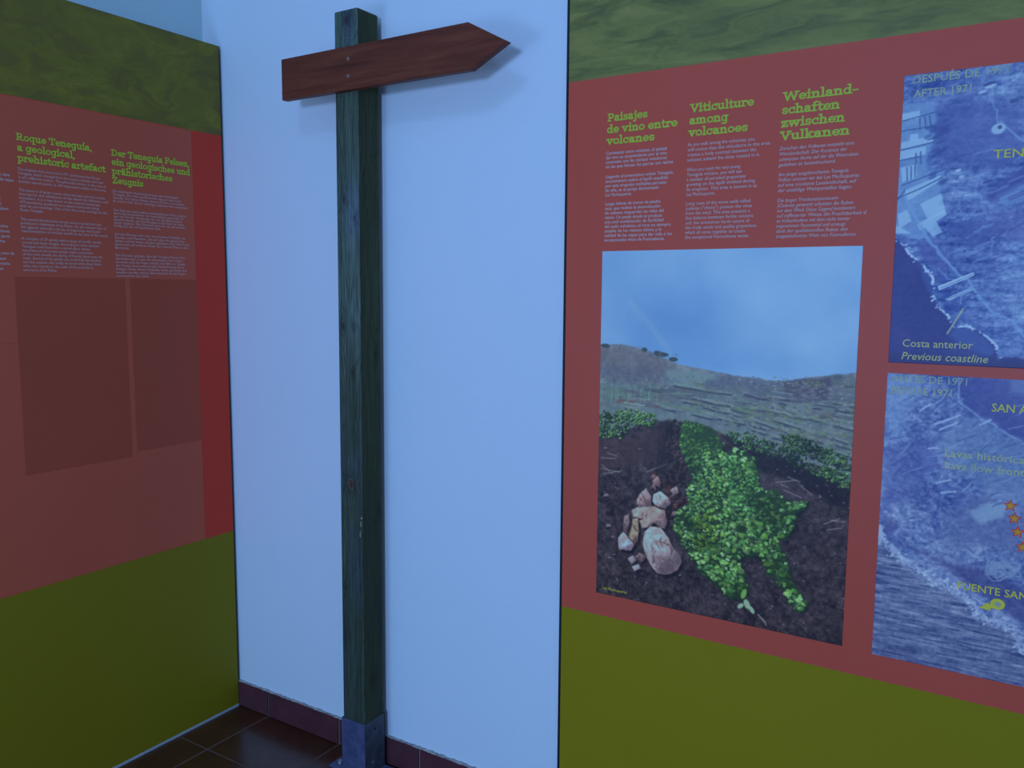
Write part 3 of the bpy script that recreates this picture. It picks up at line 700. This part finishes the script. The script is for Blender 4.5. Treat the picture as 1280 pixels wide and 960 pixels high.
c.poly([(1148, 330), (1166, 345), (1166, 372), (1156, 352)], (52, 84, 168), .55, .008)
c.poly([(1100, 440), (1290, 452), (1290, 480), (1100, 480)], (36, 44, 96), .5, .02)
shore = sea[1:15]
c.line(shore, .0024, (138, 176, 232), .95, .002, tex=sstep(fbm(H, W, 60, 60, 3), .40, .55))
for i in range(46):
    k = random.randrange(len(shore) - 1); t = random.random(); u, v = c.conv(shore[k][0] + (shore[k + 1][0] - shore[k][0]) * t, shore[k][1] + (shore[k + 1][1] - shore[k][1]) * t)
    c.blob(u + random.gauss(0, .003), v + random.gauss(0, .003), random.uniform(.0012, .0035), .0018, random.random() * 3, (130, 170, 228), .7)
c.nowarp()
for p in [[(1172, 358), (1217, 340), (1218, 344), (1174, 363)], [(1181, 374), (1214, 359), (1217, 362), (1186, 376)]]: c.poly(p, (128, 168, 224), .95, .0012)
c.line([(1176, 360), (1216, 343)], .0009, (70, 100, 170), .8, .001); c.line([(1184, 374), (1215, 361)], .0009, (60, 90, 165), .8, .001)
c.line([(1194, 372), (1222, 356)], .0018, (86, 126, 196), .8); c.line([(1201, 368), (1201, 380)], .002, (90, 132, 200), .6)
for (px, py, a, b2, cc) in [(1248, 161, .012, .010, (122, 164, 222)), (1250, 159, .004, .004, (40, 60, 130)), (1237, 105, .010, .004, (44, 62, 136)), (1238, 108, .010, .003, (126, 166, 222)), (1228, 115, .008, .003, (124, 164, 220)), (1268, 126, .008, .004, (46, 64, 140)), (1198, 213, .005, .003, (132, 170, 226)), (1202, 221, .005, .003, (120, 158, 216)), (1206, 314, .003, .003, (44, 60, 134)), (1235, 227, .010, .003, (44, 60, 140))]:
    u, v = c.conv(px, py); c.blob(u, v, a, b2, .25, cc, .85)
for i in range(420):
    px = random.uniform(1195, 1390); py = random.uniform(255, 430); u, v = c.conv(px, py)
    if py > 405 + max(0, (px - 1200)) * .4: continue
    c.blob(u, v, random.uniform(.001, .004), random.uniform(.0008, .0016), .4, random.choice([(48, 64, 142), (100, 140, 208), (52, 72, 150)]), .55)
c.line([(1184, 417), (1204, 386)], .0018, (126, 150, 140), .9, .0012)
mp1 = c.build('aerial_picture', place_right(YR - .0010), print_m, PR, (0, .0012, 0)); mp1['label'] = 'upper blue aerial picture of a coastline with pale fields'
line_text([('DESPUÉS DE 1971', 2.1135, 1.9225, .0215, .168), ('AFTER 1971', 2.1175, 1.8945, .0215, .103)], PRT, 'map_text', PR, mapdim_m, bold=.012)
line_text([('TENEGUÍA', 2.2655, 1.7630, .0235, .133)], PRT, 'map_text', PR, mapyel_m, bold=.004)
line_text([('Costa anterior', 2.1232, 1.3900, .0222, .1300)], PRT, 'map_text', PR, maptext_m, bold=.006)
line_text([('Previous coastline', 2.1220, 1.3633, .0222, .1595)], PRT, 'map_text', PR, maptext_m, bold=.006, shear=.22)

# ---- lower aerial picture
c = Canvas(2.0985, MW, 0.7125, 1.3330, 0.0017, lambda px, py: pl(px, py, 1, YR)[[0, 2]])
H, W = c.H, c.W; low = fbm(H, W, 5, 5, 5); fine = fbm(H, W, 110, 110, 3, .7)
q = c.V * 42 - c.U * 16 + fbm(H, W, 7, 7, 4) * 9           # flowing lava streaks
st = .5 + .5 * np.sin(q * 3.1 + fbm(H, W, 40, 24, 4) * 14)
c.img[:] = (78, 104, 174); c.img += (low - .5)[..., None] * np.array([100, 106, 76]) + (st - .5)[..., None] * np.array([20, 24, 20]) + (fine - .5)[..., None] * np.array([64, 66, 54])
c.warp(.02, 8)
c.poly([(1100, 462), (1155, 468), (1160, 485), (1140, 510), (1125, 545), (1103, 555)], (108, 148, 212), .55, .03)
c.poly([(1195, 470), (1290, 475), (1290, 556), (1262, 545), (1240, 528), (1215, 516), (1202, 500)], (50, 64, 146), .8, .012)
c.poly([(1260, 474), (1290, 476), (1290, 495), (1262, 492)], (88, 118, 184), .6, .012)
c.poly([(1195, 520), (1235, 528), (1262, 548), (1290, 560), (1290, 640), (1240, 620), (1200, 590), (1170, 560)], (88, 122, 182), .6, .025)
c.poly([(1103, 560), (1160, 545), (1175, 580), (1150, 620), (1100, 640)], (62, 80, 162), .5, .02)
c.poly([(1180, 640), (1215, 620), (1250, 630), (1290, 650), (1290, 700), (1230, 680), (1180, 690)], (72, 94, 158), .5, .02)
c.line([(1202, 474), (1198, 500), (1210, 510), (1228, 525), (1245, 532), (1262, 545), (1290, 560)], .002, (100, 136, 200), .7, .002)
c.poly([(1212, 636), (1232, 628), (1258, 632), (1252, 646), (1222, 652)], (108, 146, 200), .75, .008)
for (a, b_) in [((1170, 530), (1200, 518)), ((1176, 536), (1196, 526)), ((1225, 530), (1240, 527)), ((1150, 515), (1165, 508)), ((1160, 560), (1170, 558)), ((1172, 604), (1186, 598)), ((1176, 616), (1190, 612))]:
    c.line([a, b_], .0016, (126, 162, 220), .8, .0016)
for i in range(60):
    x = random.uniform(1105, 1290); y = random.uniform(490, 640); c.line([(x, y), (x + random.uniform(8, 24), y - random.uniform(3, 12))], random.uniform(.0008, .002), random.choice([(104, 140, 204), (50, 64, 140), (56, 70, 148)]), .5, .0015)
# water below the surf
c.warp(.008, 40)
surf = [(1090, 652), (1100, 662), (1106, 676), (1118, 688), (1128, 700), (1150, 713), (1160, 722), (1175, 728), (1190, 736), (1208, 748), (1218, 758), (1222, 768), (1235, 774), (1252, 780), (1266, 786), (1273, 796), (1277, 812), (1290, 822)]
c.poly([(x, y - 4) for x, y in surf] + [(1330, 930), (1080, 930)], np.array([72, 92, 150]) + (fbm(H, W, 150, 16, 4, .65) - .5)[..., None] * np.array([80, 88, 74]) + (low - .5)[..., None] * 30 + (fine - .5)[..., None] * 34, 1, .003)
c.poly([(1125, 680), (1160, 695), (1200, 722), (1240, 752), (1290, 790), (1290, 740), (1240, 715), (1180, 700)], (44, 54, 124), .65, .014)
c.poly([(1102, 640), (1125, 655), (1110, 672), (1100, 664)], (54, 66, 140), .6, .01)
c.warp(.014, 60)
c.line(surf, .0085, (118, 148, 208), .9, .005); c.line([(x, y + 5) for x, y in surf], .004, (100, 128, 188), .6, .005, tex=sstep(fbm(H, W, 40, 40, 3), .4, .6))
for i in range(330):
    k_ = random.randrange(len(surf) - 1); t = random.random(); u, v = c.conv(surf[k_][0] + (surf[k_ + 1][0] - surf[k_][0]) * t, surf[k_][1] + (surf[k_ + 1][1] - surf[k_][1]) * t)
    c.blob(u + random.gauss(-.002, .006), v + random.gauss(-.001, .006), random.uniform(.0012, .0048), random.uniform(.001, .003), random.uniform(-1.5, 1), random.choice([(140, 168, 220), (124, 154, 210), (96, 124, 186), (64, 84, 150), (150, 176, 224)]), random.uniform(.4, .9))
c.poly([(1097, 652), (1105, 664), (1100, 682), (1095, 682)], (126, 158, 214), .8, .003)
c.nowarp()
for k in range(9):
    pts = [(1253 + (21 - k * 1.7) * math.cos(t) + 4 * math.sin(2.3 * t + k * 1.9), 713 + (11 - k * .8) * math.sin(t) + 3 * math.sin(4.1 * t + k)) for t in np.linspace(k, k + 4.2, 18)]
    c.line(pts, .0013, (98, 130, 186), .7, .0014)
mp2 = c.build('aerial_picture', place_right(YR - .0010), print_m, PR, (0, .0012, 0)); mp2['label'] = 'lower blue aerial picture with white surf and yellow stars'
line_text([('ANTES DE 1971', 2.1075, 1.3155, .0215, .1400), ('BEFORE 1971', 2.1065, 1.2905, .0215, .1150)], PRT, 'map_text', PR, mapdim_m, bold=.012)
line_text([('SAN ANTONIO', 2.2930, 1.2670, .0235, .150)], PRT, 'map_text', PR, mapyel_m, bold=.006)
line_text([('FUENTE SANTA', 2.2535, 0.8925, .0220, .155)], PRT, 'map_text', PR, mapyel_m, bold=.010)
line_text([('Lavas históricas', 2.2148, 1.1670, .0225, .150), ('Lava flow fronts', 2.2160, 1.1420, .0225, .150)], PRT, 'map_text', PR, mapdim_m, bold=.012)
def flat(name, pts, y, m, parent, label=None):
    o = mesh(name, [(a, y, b) for a, b in pts], [list(range(len(pts)))], m, parent)
    if label: o['label'] = label
    return o
def starpts(u, v, r, n=5, k=.45):
    return [(u + r * (1 if i % 2 == 0 else k) * math.sin(math.pi * i / n), v + r * (1 if i % 2 == 0 else k) * math.cos(math.pi * i / n)) for i in range(2 * n)]
for i, (px, py) in enumerate([(1263, 632), (1268, 648), (1272, 665), (1278, 684)]):
    u, _, v = pl(px, py, 1, YR)
    flat('star_mark', starpts(u, v, .0135), YR - .0015, star_r, PR, 'red outlined star'); flat('star_mark', starpts(u, v, .0088), YR - .0019, star_y, PR, 'yellow star')
ringp = []
u, _, v = pl(1247, 755, 1, YR)
flat('circle_mark', [(u + .0130 * math.cos(a), v + .0115 * math.sin(a)) for a in np.linspace(0, 6.28, 21)[:-1]], YR - .0015, mapyel_m, PR, 'yellow-green ring')
flat('circle_mark', [(u + .0060 * math.cos(a), v + .0055 * math.sin(a)) for a in np.linspace(0, 6.28, 17)[:-1]], YR - .0019, mapdim_m, PR, 'blue ring centre')
A = [pl(px, py, 1, YR)[[0, 2]] for px, py in [(1224, 759), (1236, 752), (1236, 755), (1242, 755), (1242, 760), (1238, 760), (1238, 763)]]
flat('arrow_mark', A, YR - .0022, mapyel_m, PR, 'yellow-green arrow')

# ------------------------------------------------------------------ LEFT PANEL
PL = empty('exhibition_panel', (0.0, -0.02, 0.0))
tag(PL, 'orange and lime text panel in the corner with two green headings and darker blank patches', 'display panel')
YE0, YE1, ZT = -2.35, -0.0125, 2.300
box('backing_board', (-0.030, YE0, 0.0085), (-0.0012, YE1, ZT), core_m, PL)
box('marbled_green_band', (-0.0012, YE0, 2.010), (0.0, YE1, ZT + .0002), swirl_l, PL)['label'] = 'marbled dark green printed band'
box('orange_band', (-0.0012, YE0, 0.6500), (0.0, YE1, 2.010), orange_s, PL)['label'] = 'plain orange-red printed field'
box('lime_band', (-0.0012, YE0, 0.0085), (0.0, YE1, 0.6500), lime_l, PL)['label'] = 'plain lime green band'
box('bottom_strip', (-0.030, YE0, 0.0), (0.0015, YE1, 0.0085), strip_m, PL)['label'] = 'thin pale strip under the panel'
box('edge_strip', (-0.030, YE1, 0.0), (0.0004, YE1 + .0014, ZT), black_m, PL)['label'] = 'dark right-hand edge'  # thin black strip on the edge next to the back wall
for y in (-0.45, -1.4, -2.2):
    box('batten', (-0.094, y, 0.0), (-0.030, y + .045, 2.2), core_m, PL)
# thin overlay of duller orange on the field, its right edge a hand's width from the corner, in two lengths with a seam
fy = -0.131
tag(box('dull_overlay', (0.0, YE0, 1.3485), (0.0005, fy, 2.008), overlay_m, PL), 'slightly duller orange overlay on the upper field')
tag(box('dull_overlay', (0.0, YE0, 0.6515), (0.0005, fy, 1.3470), overlay_m, PL), 'slightly duller orange overlay on the lower field')
for (a, b_, z0, z1, lab) in [(-0.712, -0.387, 0.978, 1.529, 'faint darker rectangle, wider one on the left'), (-0.3705, -0.1325, 0.992, 1.529, 'faint darker rectangle, narrower one on the right')]:
    tag(box('blank_patch', (0.0004, a, z0), (0.0009, b_, z1), patch_m, PL, .0002, 1), lab)
pL = place_left(.0011)
for txt, u, v, wd in [('Roque Teneguía,', -.6860, 1.8950, .2140), ('a geological,', -.6850, 1.8670, .1610), ('prehistoric artefact', -.6850, 1.8392, .2520),
                      ('Der Teneguía Felsen,', -.4130, 1.8910, .2700), ('ein geologisches und', -.4130, 1.8645, .2720), ('prähistorisches', -.4130, 1.8378, .2050), ('Zeugnis', -.4130, 1.8105, .1020)]:
    slab_text(txt, u, v, .0268, wd, pL, 'heading_text', PL, head_m)
E1 = [(1.8155, 1.7830, ['The eruption that occurred in 1971 and formed this Roque', 'Teneguía, which emerged from the ancient volcanic cone and', 'is of a different colour. The phonolite dome, in the role of', 'ancient sacred point, is still impressive today in the area.']),
      (1.7600, 1.7070, ['The place is of great scenic value and also attracts a keen', 'interest for the inhabitants of the island, for followers and', 'travellers, it is a key factor in the natural landscape', 'of Fuencaliente, protected as a natural monument along', 'with its surroundings. One of the first rock carvings on the', 'Roque Teneguía.']),
      (1.6820, 1.6505, ['The ancient benahoarita carved various spirals into the', 'prehistoric inhabitants of La Palma. On the western face of', 'this gigantic pinnacle a group of engravings was found', 'representations of circular motifs in the area of the stone.']),
      (1.6300, 1.5450, ['A complex of 29 panels with a range of motifs: spirals,', 'curved and linear designs. According to some scholars', 'Teneguía could have been a sacred place, whose', 'importance to the ancient people made a monument', 'of the rock, beside the spring of Fuente Santa near the', 'coast. Several of the panels are eroded by the weather', 'and this explains why today we know little about them,', 'what was carved on the walls of this prehistoric', 'sanctuary of La Palma.'])]
column(E1, -.6865, pL, PL, .0108, .00420, bold=-.004)
E2 = [(1.7850, 1.7560, ['Die mehrfachen Ausbrüche formten den Vulkankegel', 'Teneguía. Der Fels aus Phonolith ragt aus dem roten', 'Gestein. Der kleine Felsen, dessen Umrisse von weitem', 'zu sehen sind, ist ein wichtiges Zeichen der Landschaft.']),
      (1.7290, 1.6830, ['Der Fels hat einen hohen landschaftlichen Wert und ist', 'durch die Ureinwohner der Insel bekannt geworden. Er', 'war ein Ort der Verehrung, der von den Benahoariten', 'besucht wurde, um Zeichnungen in den Stein zu ritzen', 'Seiten gegeben. Die Gravuren sind sehr alt und wurden', 'häufig aus der vorspanischen Zeit.']),
      (1.6580, 1.6180, ['Auf den Flächen sieht man verschiedene Felsbilder mit', 'Spiralen und Mäandern, die sich über die ganze Seite', 'ziehen und bis heute erhalten geblieben sind. Man findet', 'diese auch auf anderen Felsen der Insel La Palma in den', 'Barrancos.']),
      (1.5955, 1.5340, ['Die Forscher glauben, dass der Teneguía Fels ein Ort', 'des Kultes war, an dem die Ureinwohner ihre Götter', 'verehrten und den Regen erbaten. Die Nähe zur Quelle', 'der Fuente Santa unterstreicht die Bedeutung dieses', 'heiligen Ortes, dessen Felsbilder heute geschützt und', 'bewahrt werden müssen. Bitte beachten Sie die Regeln', 'und berühren Sie nichts.'])]
column(E2, -.4140, pL, PL, .0104, .00465, bold=-.004)
# Spanish column at the frame's left edge
E0 = [(1.7960, 1.7830, ['Roque Teneguía, una aguja de roca que asoma clara', 'sobre la ladera oscura del volcán, visible de lejos']),
      (1.7330, 1.6930, ['El lugar tiene un gran valor paisajístico y', 'arqueológico, con grabados rupestres de los', 'antiguos habitantes de la isla que lo visitaban', 'como un lugar sagrado de los benahoaritas']),
      (1.6600, 1.6200, ['En sus caras se conservan espirales y círculos', 'grabados en la roca por los antiguos pobladores', 'que han llegado hasta hoy protegidos como parte', 'del monumento natural de la isla de La Palma']),
      (1.5880, 1.5330, ['Los estudiosos creen que el roque fue un sitio de', 'culto, ligado al agua de la Fuente Santa que', 'brotaba junto a la costa, al pie de la montaña', 'y que hoy se visita de nuevo por sus aguas', 'termales. Ayúdenos a conservarlo.'])]
column(E0, -.9260, pL, PL, .0108, .00445, bold=.008)

# ------------------------------------------------------------------ SIGNPOST
SP = empty('signpost', (0.660, -0.07, 0.0))
tag(SP, 'tall weathered green timber post with a brown wooden arrow board pointing right', 'signpost')
PX0, PX1, PY0, PY1, PZ0, PZ1 = 0.6125, 0.7010, -0.1155, -0.0275, 0.008, 2.274
def lean(z): return 0.0090 * (z / 2.27)
def grain(H, W, U, V, uc, seed, base, dark, light, knots, fr=9.0):
    r = np.random.default_rng(seed)
    Uw = U + (value_noise(H, W, 5, 2, r) - .5) * .022 + (value_noise(H, W, 22, 3, r) - .5) * .005
    Vw = V.copy(); km = np.zeros((H, W)); halo = np.zeros((H, W))
    for (ku, kv, a, b_) in knots:
        d2 = ((U - ku) / (a * 2.6)) ** 2 + ((V - kv) / (b_ * 3.5)) ** 2
        Uw = Uw - np.sign(U - ku + 1e-6) * a * 1.6 * np.exp(-d2)
        halo = np.maximum(halo, np.exp(-d2 * 1.3)); km = np.maximum(km, np.clip(1.4 - np.sqrt(((U - ku) / a) ** 2 + ((V - kv) / b_) ** 2), 0, 1))
    wav = value_noise(H, W, 4.5, 1, r) * 2.2 + value_noise(H, W, 11, 1, r) * .8
    g = ((np.abs(Uw - uc) / .045) ** 1.2) * fr + wav * 2.4
    ph = (g % 1.0); ring = np.exp(-((ph - .8) / .13) ** 2) * .9
    fib = value_noise(H, W, 60, W * .8, r); fib2 = value_noise(H, W, 14, W * .35, r)
    lum = np.clip(.52 + (fib - .5) * .30 + (fib2 - .5) * .30 - ring * .52, 0, 1)
    img = np.array(dark)[None, None] * (1 - lum)[..., None] + np.array(light)[None, None] * lum[..., None]
    tone = value_noise(H, W, 6, 1.5, r)[..., None]; img = img * (0.86 + .28 * tone)
    img += (sstep(value_noise(H, W, 7, 2, r), .5, .9)[..., None]) * np.array(base)
    img = img * (1 - .22 * halo[..., None]); img = img * (1 - .72 * km[..., None]) + np.array((30, 22, 28)) * .72 * km[..., None]
    return img
def conv_f(px, py):
    p = pl(px, py, 1, PY0); return np.array([p[0] - lean(p[2]), p[2]])
conv_s = lambda px, py: pl(px, py, 0, PX1)[[1, 2]]
kf = [(*conv_f(439, 605), .0095, .013), (*conv_f(443, 273), .0045, .006), (*conv_f(429, 408), .006, .012), (*conv_f(440, 465), .003, .004), (*conv_f(434, 25), .010, .014), (*conv_f(430, 250), .004, .012), (*conv_f(432, 735), .003, .008)]
ks = [(*conv_s(474, 268), .007, .012), (*conv_s(474, 637), .005, .008), (*conv_s(468, 444), .0035, .007), (*conv_s(466, 850), .009, .012)]
wood_m = vcol_mat('treated_pine', 0.62, 0.22, fine=0.25)
ST = .0017
bevel = .006
def face_canvas(u0, u1, conv, seed, base, dark, light, knots, uc):
    cc = Canvas(u0, u1, PZ0, PZ1, ST, conv)
    # coarser along the length
    cc.H = 760; cc.v = np.linspace(PZ0, PZ1, cc.H); cc.U, cc.V = np.meshgrid(cc.u, cc.v)
    cc.img = grain(cc.H, cc.W, cc.U, cc.V, uc, seed, base, dark, light, knots)
    return cc
post_dark, post_light = (20, 34, 42), (60, 92, 108)
# a single closed post: the four faces' columns run round the section, the arrises rounded
sec = []                      # (x, y, face, u)
nF = 54
def along(a, b_, n): return [a + (b_ - a) * i / (n - 1) for i in range(n)]
fU = along(PX0 + bevel * .6, PX1 - bevel * .3, nF); sU = along(PY0 + bevel * .3, PY1 - bevel, nF)
fc = face_canvas(PX0, PX1, conv_f, 3, (0, 0, 12), post_dark, post_light, kf, 0.652)
sc = face_canvas(PY0, PY1, conv_s, 8, (2, 3, -2), (20, 30, 28), (44, 66, 56), ks, -0.088)  # side face painted darker, its weaker light put into the colour
zc = fc.V[:, 0]
for (zz, hh, aa) in [(1.72, .10, 1.0), (1.42, .08, .35), (2.22, .06, .5), (.98, .05, .45)]:      # blue-grey weathered areas
    wgt = np.exp(-((fc.V - zz) / hh) ** 2 - ((fc.U - .675) / .035) ** 2) * aa
    fc.img = fc.img + wgt[..., None] * np.array((6, 10, 34))
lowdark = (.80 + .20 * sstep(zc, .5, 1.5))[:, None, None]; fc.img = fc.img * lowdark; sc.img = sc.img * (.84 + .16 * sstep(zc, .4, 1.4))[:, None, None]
# pale resin run on the near arris
u0_, v0_ = conv_f(451, 655)
for k_, (px, py, a, b_) in enumerate([(451, 655, .0016, .008), (450, 668, .0012, .010), (452, 648, .0028, .003)]):
    uq, vq = conv_f(px, py); d = ((fc.U - uq) / a) ** 2 + ((fc.V - vq) / b_) ** 2
    fc.img = np.where((d < 1)[..., None], np.array((120, 140, 140)), fc.img)
uq, vq = kf[0][:2]
d = np.sqrt(((fc.U - uq) / .0095) ** 2 + ((fc.V - vq) / .014) ** 2)
d = d + (value_noise(fc.H, fc.W, 260, 12, rng) - .5) * .35
fc.img = np.where((d < .9)[..., None], np.array((44, 34, 42)) * (0.8 + .4 * value_noise(fc.H, fc.W, 300, 30, rng))[..., None], fc.img)
fc.img = np.where(((d > .95) & (d < 1.2))[..., None], fc.img * .6 + np.array((30, 40, 44)), fc.img)
def samp(cv_, u): 
    i = int(np.clip(round((u - cv_.u0) / (cv_.u[-1] - cv_.u[0]) * (cv_.W - 1)), 0, cv_.W - 1)); return cv_.img[:, i]
cols = []; xy = []
for u in fU: xy.append((u, PY0)); cols.append(samp(fc, u))
for t in (30, 60): xy.append((PX1 - bevel * .3 + bevel * .3 * math.sin(math.radians(t)), PY0 + bevel * .3 - bevel * .3 * math.cos(math.radians(t)))); cols.append(samp(fc, PX1))
for u in sU: xy.append((PX1, u)); cols.append(samp(sc, u))
for t in (30, 60): xy.append((PX1 - bevel + bevel * math.cos(math.radians(t)), PY1 - bevel + bevel * math.sin(math.radians(t)))); cols.append(samp(sc, PY1))
for i, u in enumerate(along(PX1 - bevel, PX0 + bevel, 20)): xy.append((u, PY1)); cols.append(samp(fc, u))
for i, u in enumerate(along(PY1 - bevel, PY0 + bevel * .6, 20)): xy.append((PX0, u)); cols.append(samp(sc, u))
n = len(xy); Hh = fc.H
V = []; colr = []
cx, cy = (PX0 + PX1) / 2, (PY0 + PY1) / 2
for r_ in range(Hh):
    z = zc[r_]
    for (x, y), cl in zip(xy, cols):
        V.append((x + lean(z), y, z)); colr.append(cl[r_])
F = []
idx = np.arange(Hh * n).reshape(Hh, n)
a = idx[:-1]; b_ = idx[1:]
F = np.stack([a, np.roll(a, -1, 1), np.roll(b_, -1, 1), b_], -1).reshape(-1, 4).tolist()
# rounded top: shrink rings
last = idx[-1].tolist()
for k_, (s_, dz) in enumerate([(.985, .0018), (.955, .0032), (.90, .0042), (.5, .0046)]):
    base = len(V)
    for (x, y), cl in zip(xy, cols):
        V.append((cx + (x - cx) * s_ + lean(PZ1), cy + (y - cy) * s_, PZ1 + dz)); colr.append(cl[-1] * .9)
    cur = list(range(base, base + n))
    F += [[last[i], last[(i + 1) % n], cur[(i + 1) % n], cur[i]] for i in range(n)]; last = cur
F.append(last); F.append(idx[0].tolist()[::-1])
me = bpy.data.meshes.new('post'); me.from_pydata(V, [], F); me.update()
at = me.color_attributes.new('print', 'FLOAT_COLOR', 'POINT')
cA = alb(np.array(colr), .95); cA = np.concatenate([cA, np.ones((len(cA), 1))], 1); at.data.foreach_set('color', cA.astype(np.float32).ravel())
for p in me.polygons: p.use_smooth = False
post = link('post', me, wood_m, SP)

# arrow board
k = NT('mahogany_stain', 0.5, 0.2)
tc = k.n('ShaderNodeTexCoord'); mpn = k.n('ShaderNodeMapping'); mpn.inputs['Scale'].default_value = (2.0, 6, 26); mpn.inputs['Rotation'].default_value = (0, 0.02, 0)
k.l(tc.outputs['Object'], mpn.inputs[0])
n1 = k.n('ShaderNodeTexNoise', Scale=2.2, Detail=8.0, Roughness=0.62, Distortion=0.5); k.l(mpn.outputs[0], n1.inputs['Vector'])
rp = k.ramp([(0.30, (0.105, 0.024, 0.012)), (0.5, (0.185, 0.040, 0.018)), (0.72, (0.235, 0.056, 0.024))]); k.l(n1.outputs['Fac'], rp.inputs[0])
k.l(rp.outputs[0], k.b.inputs['Base Color'])
bp = k.n('ShaderNodeBump', Strength=0.15, Distance=0.001); k.l(n1.outputs['Fac'], bp.inputs['Height']); k.l(bp.outputs[0], k.b.inputs['Normal'])
YB = -0.1375
q = [pl(px, py, 1, YB) for px, py in [(351, 73), (585, 29.3), (633.5, 51), (588, 88.5), (353, 124.2)]]
xl = (q[0][0] + q[4][0]) / 2; zt = (q[0][2] + q[1][2]) / 2; zb = (q[3][2] + q[4][2]) / 2; xsd = (q[1][0] + q[3][0]) / 2
board = prism('arrow_board', [(xl, zb), (q[3][0], zb), (q[2][0], q[2][2]), (q[1][0], zt), (xl, zt)], YB, PY0 - .0002, k.m, SP, .0009)
board['label'] = 'reddish brown board with a pointed right end'
for py in (73.5, 95):
    p = pl(435, py, 1, YB)
    bm = bmesh.new()
    bmesh.ops.create_cone(bm, cap_ends=True, segments=18, radius1=.0046, radius2=.0038, depth=.0016, matrix=Matrix.Translation((p[0], YB - .0006, p[2])) @ Matrix.Rotation(math.pi / 2, 4, 'X'))
    me = bpy.data.meshes.new('screw'); bm.to_mesh(me); bm.free(); sc_ = link('screw', me, screw_m, board)
    bm = bmesh.new()
    bmesh.ops.create_cone(bm, cap_ends=True, segments=12, radius1=.0019, radius2=.0019, depth=.0006, matrix=Matrix.Translation((p[0], YB - .0015, p[2])) @ Matrix.Rotation(math.pi / 2, 4, 'X'))
    bm2 = bpy.data.meshes.new('screw_recess'); bm.to_mesh(bm2); bm.free(); rs = bpy.data.objects.new('screw_recess', bm2); COL.objects.link(rs); bm2.materials.append(hole_m)
    # a recess belongs to its screw; depth limit is three levels, so join it instead
    me.materials.append(hole_m); nb = bmesh.new(); nb.from_mesh(me); k0 = len(nb.faces); nb.from_mesh(bm2); nb.faces.ensure_lookup_table()
    for f in nb.faces[k0:]: f.material_index = 1
    nb.to_mesh(me); nb.free(); bpy.data.objects.remove(rs)

# galvanised post foot
BZ = 0.181; t = .003
foot = box('post_bracket', (PX0 - t, PY0 - t - .0002, 0.008), (PX1 + t, PY0 - .0002, BZ), gal_m, SP, .0008, 1)
foot['label'] = 'galvanised steel shoe holding the post'
box('bracket_side', (PX1 + .0006, PY0 - .0002, 0.008), (PX1 + t, PY1 + t, BZ), gal_shade_m, foot)
box('bracket_side', (PX0 - t, PY0 - .0002, 0.008), (PX0 - .0002, PY1 + t, BZ), gal_m, foot)
box('bracket_back', (PX0 - t, PY1 + .0006, 0.008), (PX1 + t, PY1 + t, BZ), gal_m, foot)
plate = box('base_plate', (0.5535, PY0 - .0045, 0.0), (0.782, PY1 + .004, 0.008), gal_m, foot, .001, 1)
def disc(name, loc, r, d, m, parent, axis='Z', seg=6):
    bm = bmesh.new(); rot = Matrix.Identity(4) if axis == 'Z' else Matrix.Rotation(math.pi / 2, 4, 'Y')
    bmesh.ops.create_cone(bm, cap_ends=True, segments=seg, radius1=r, radius2=r * .92, depth=d, matrix=Matrix.Translation(loc) @ rot)
    me = bpy.data.meshes.new(name); bm.to_mesh(me); bm.free(); return link(name, me, m, parent)
for x in (0.578, 0.757):
    for y in (PY0 + .020, PY1 - .020):
        disc('anchor_bolt', (x, y, .0125), .0085, .009, bolt_m, foot)
for zz, yy in ((.150, -.072), (.045, -.082)):
    disc('bolt_hole' if zz > .1 else 'side_screw', (PX1 + t + .0003, yy, zz), .0048, .001, hole_m if zz > .1 else bolt_m, foot, 'X', 14)

bpy.context.view_layer.update()
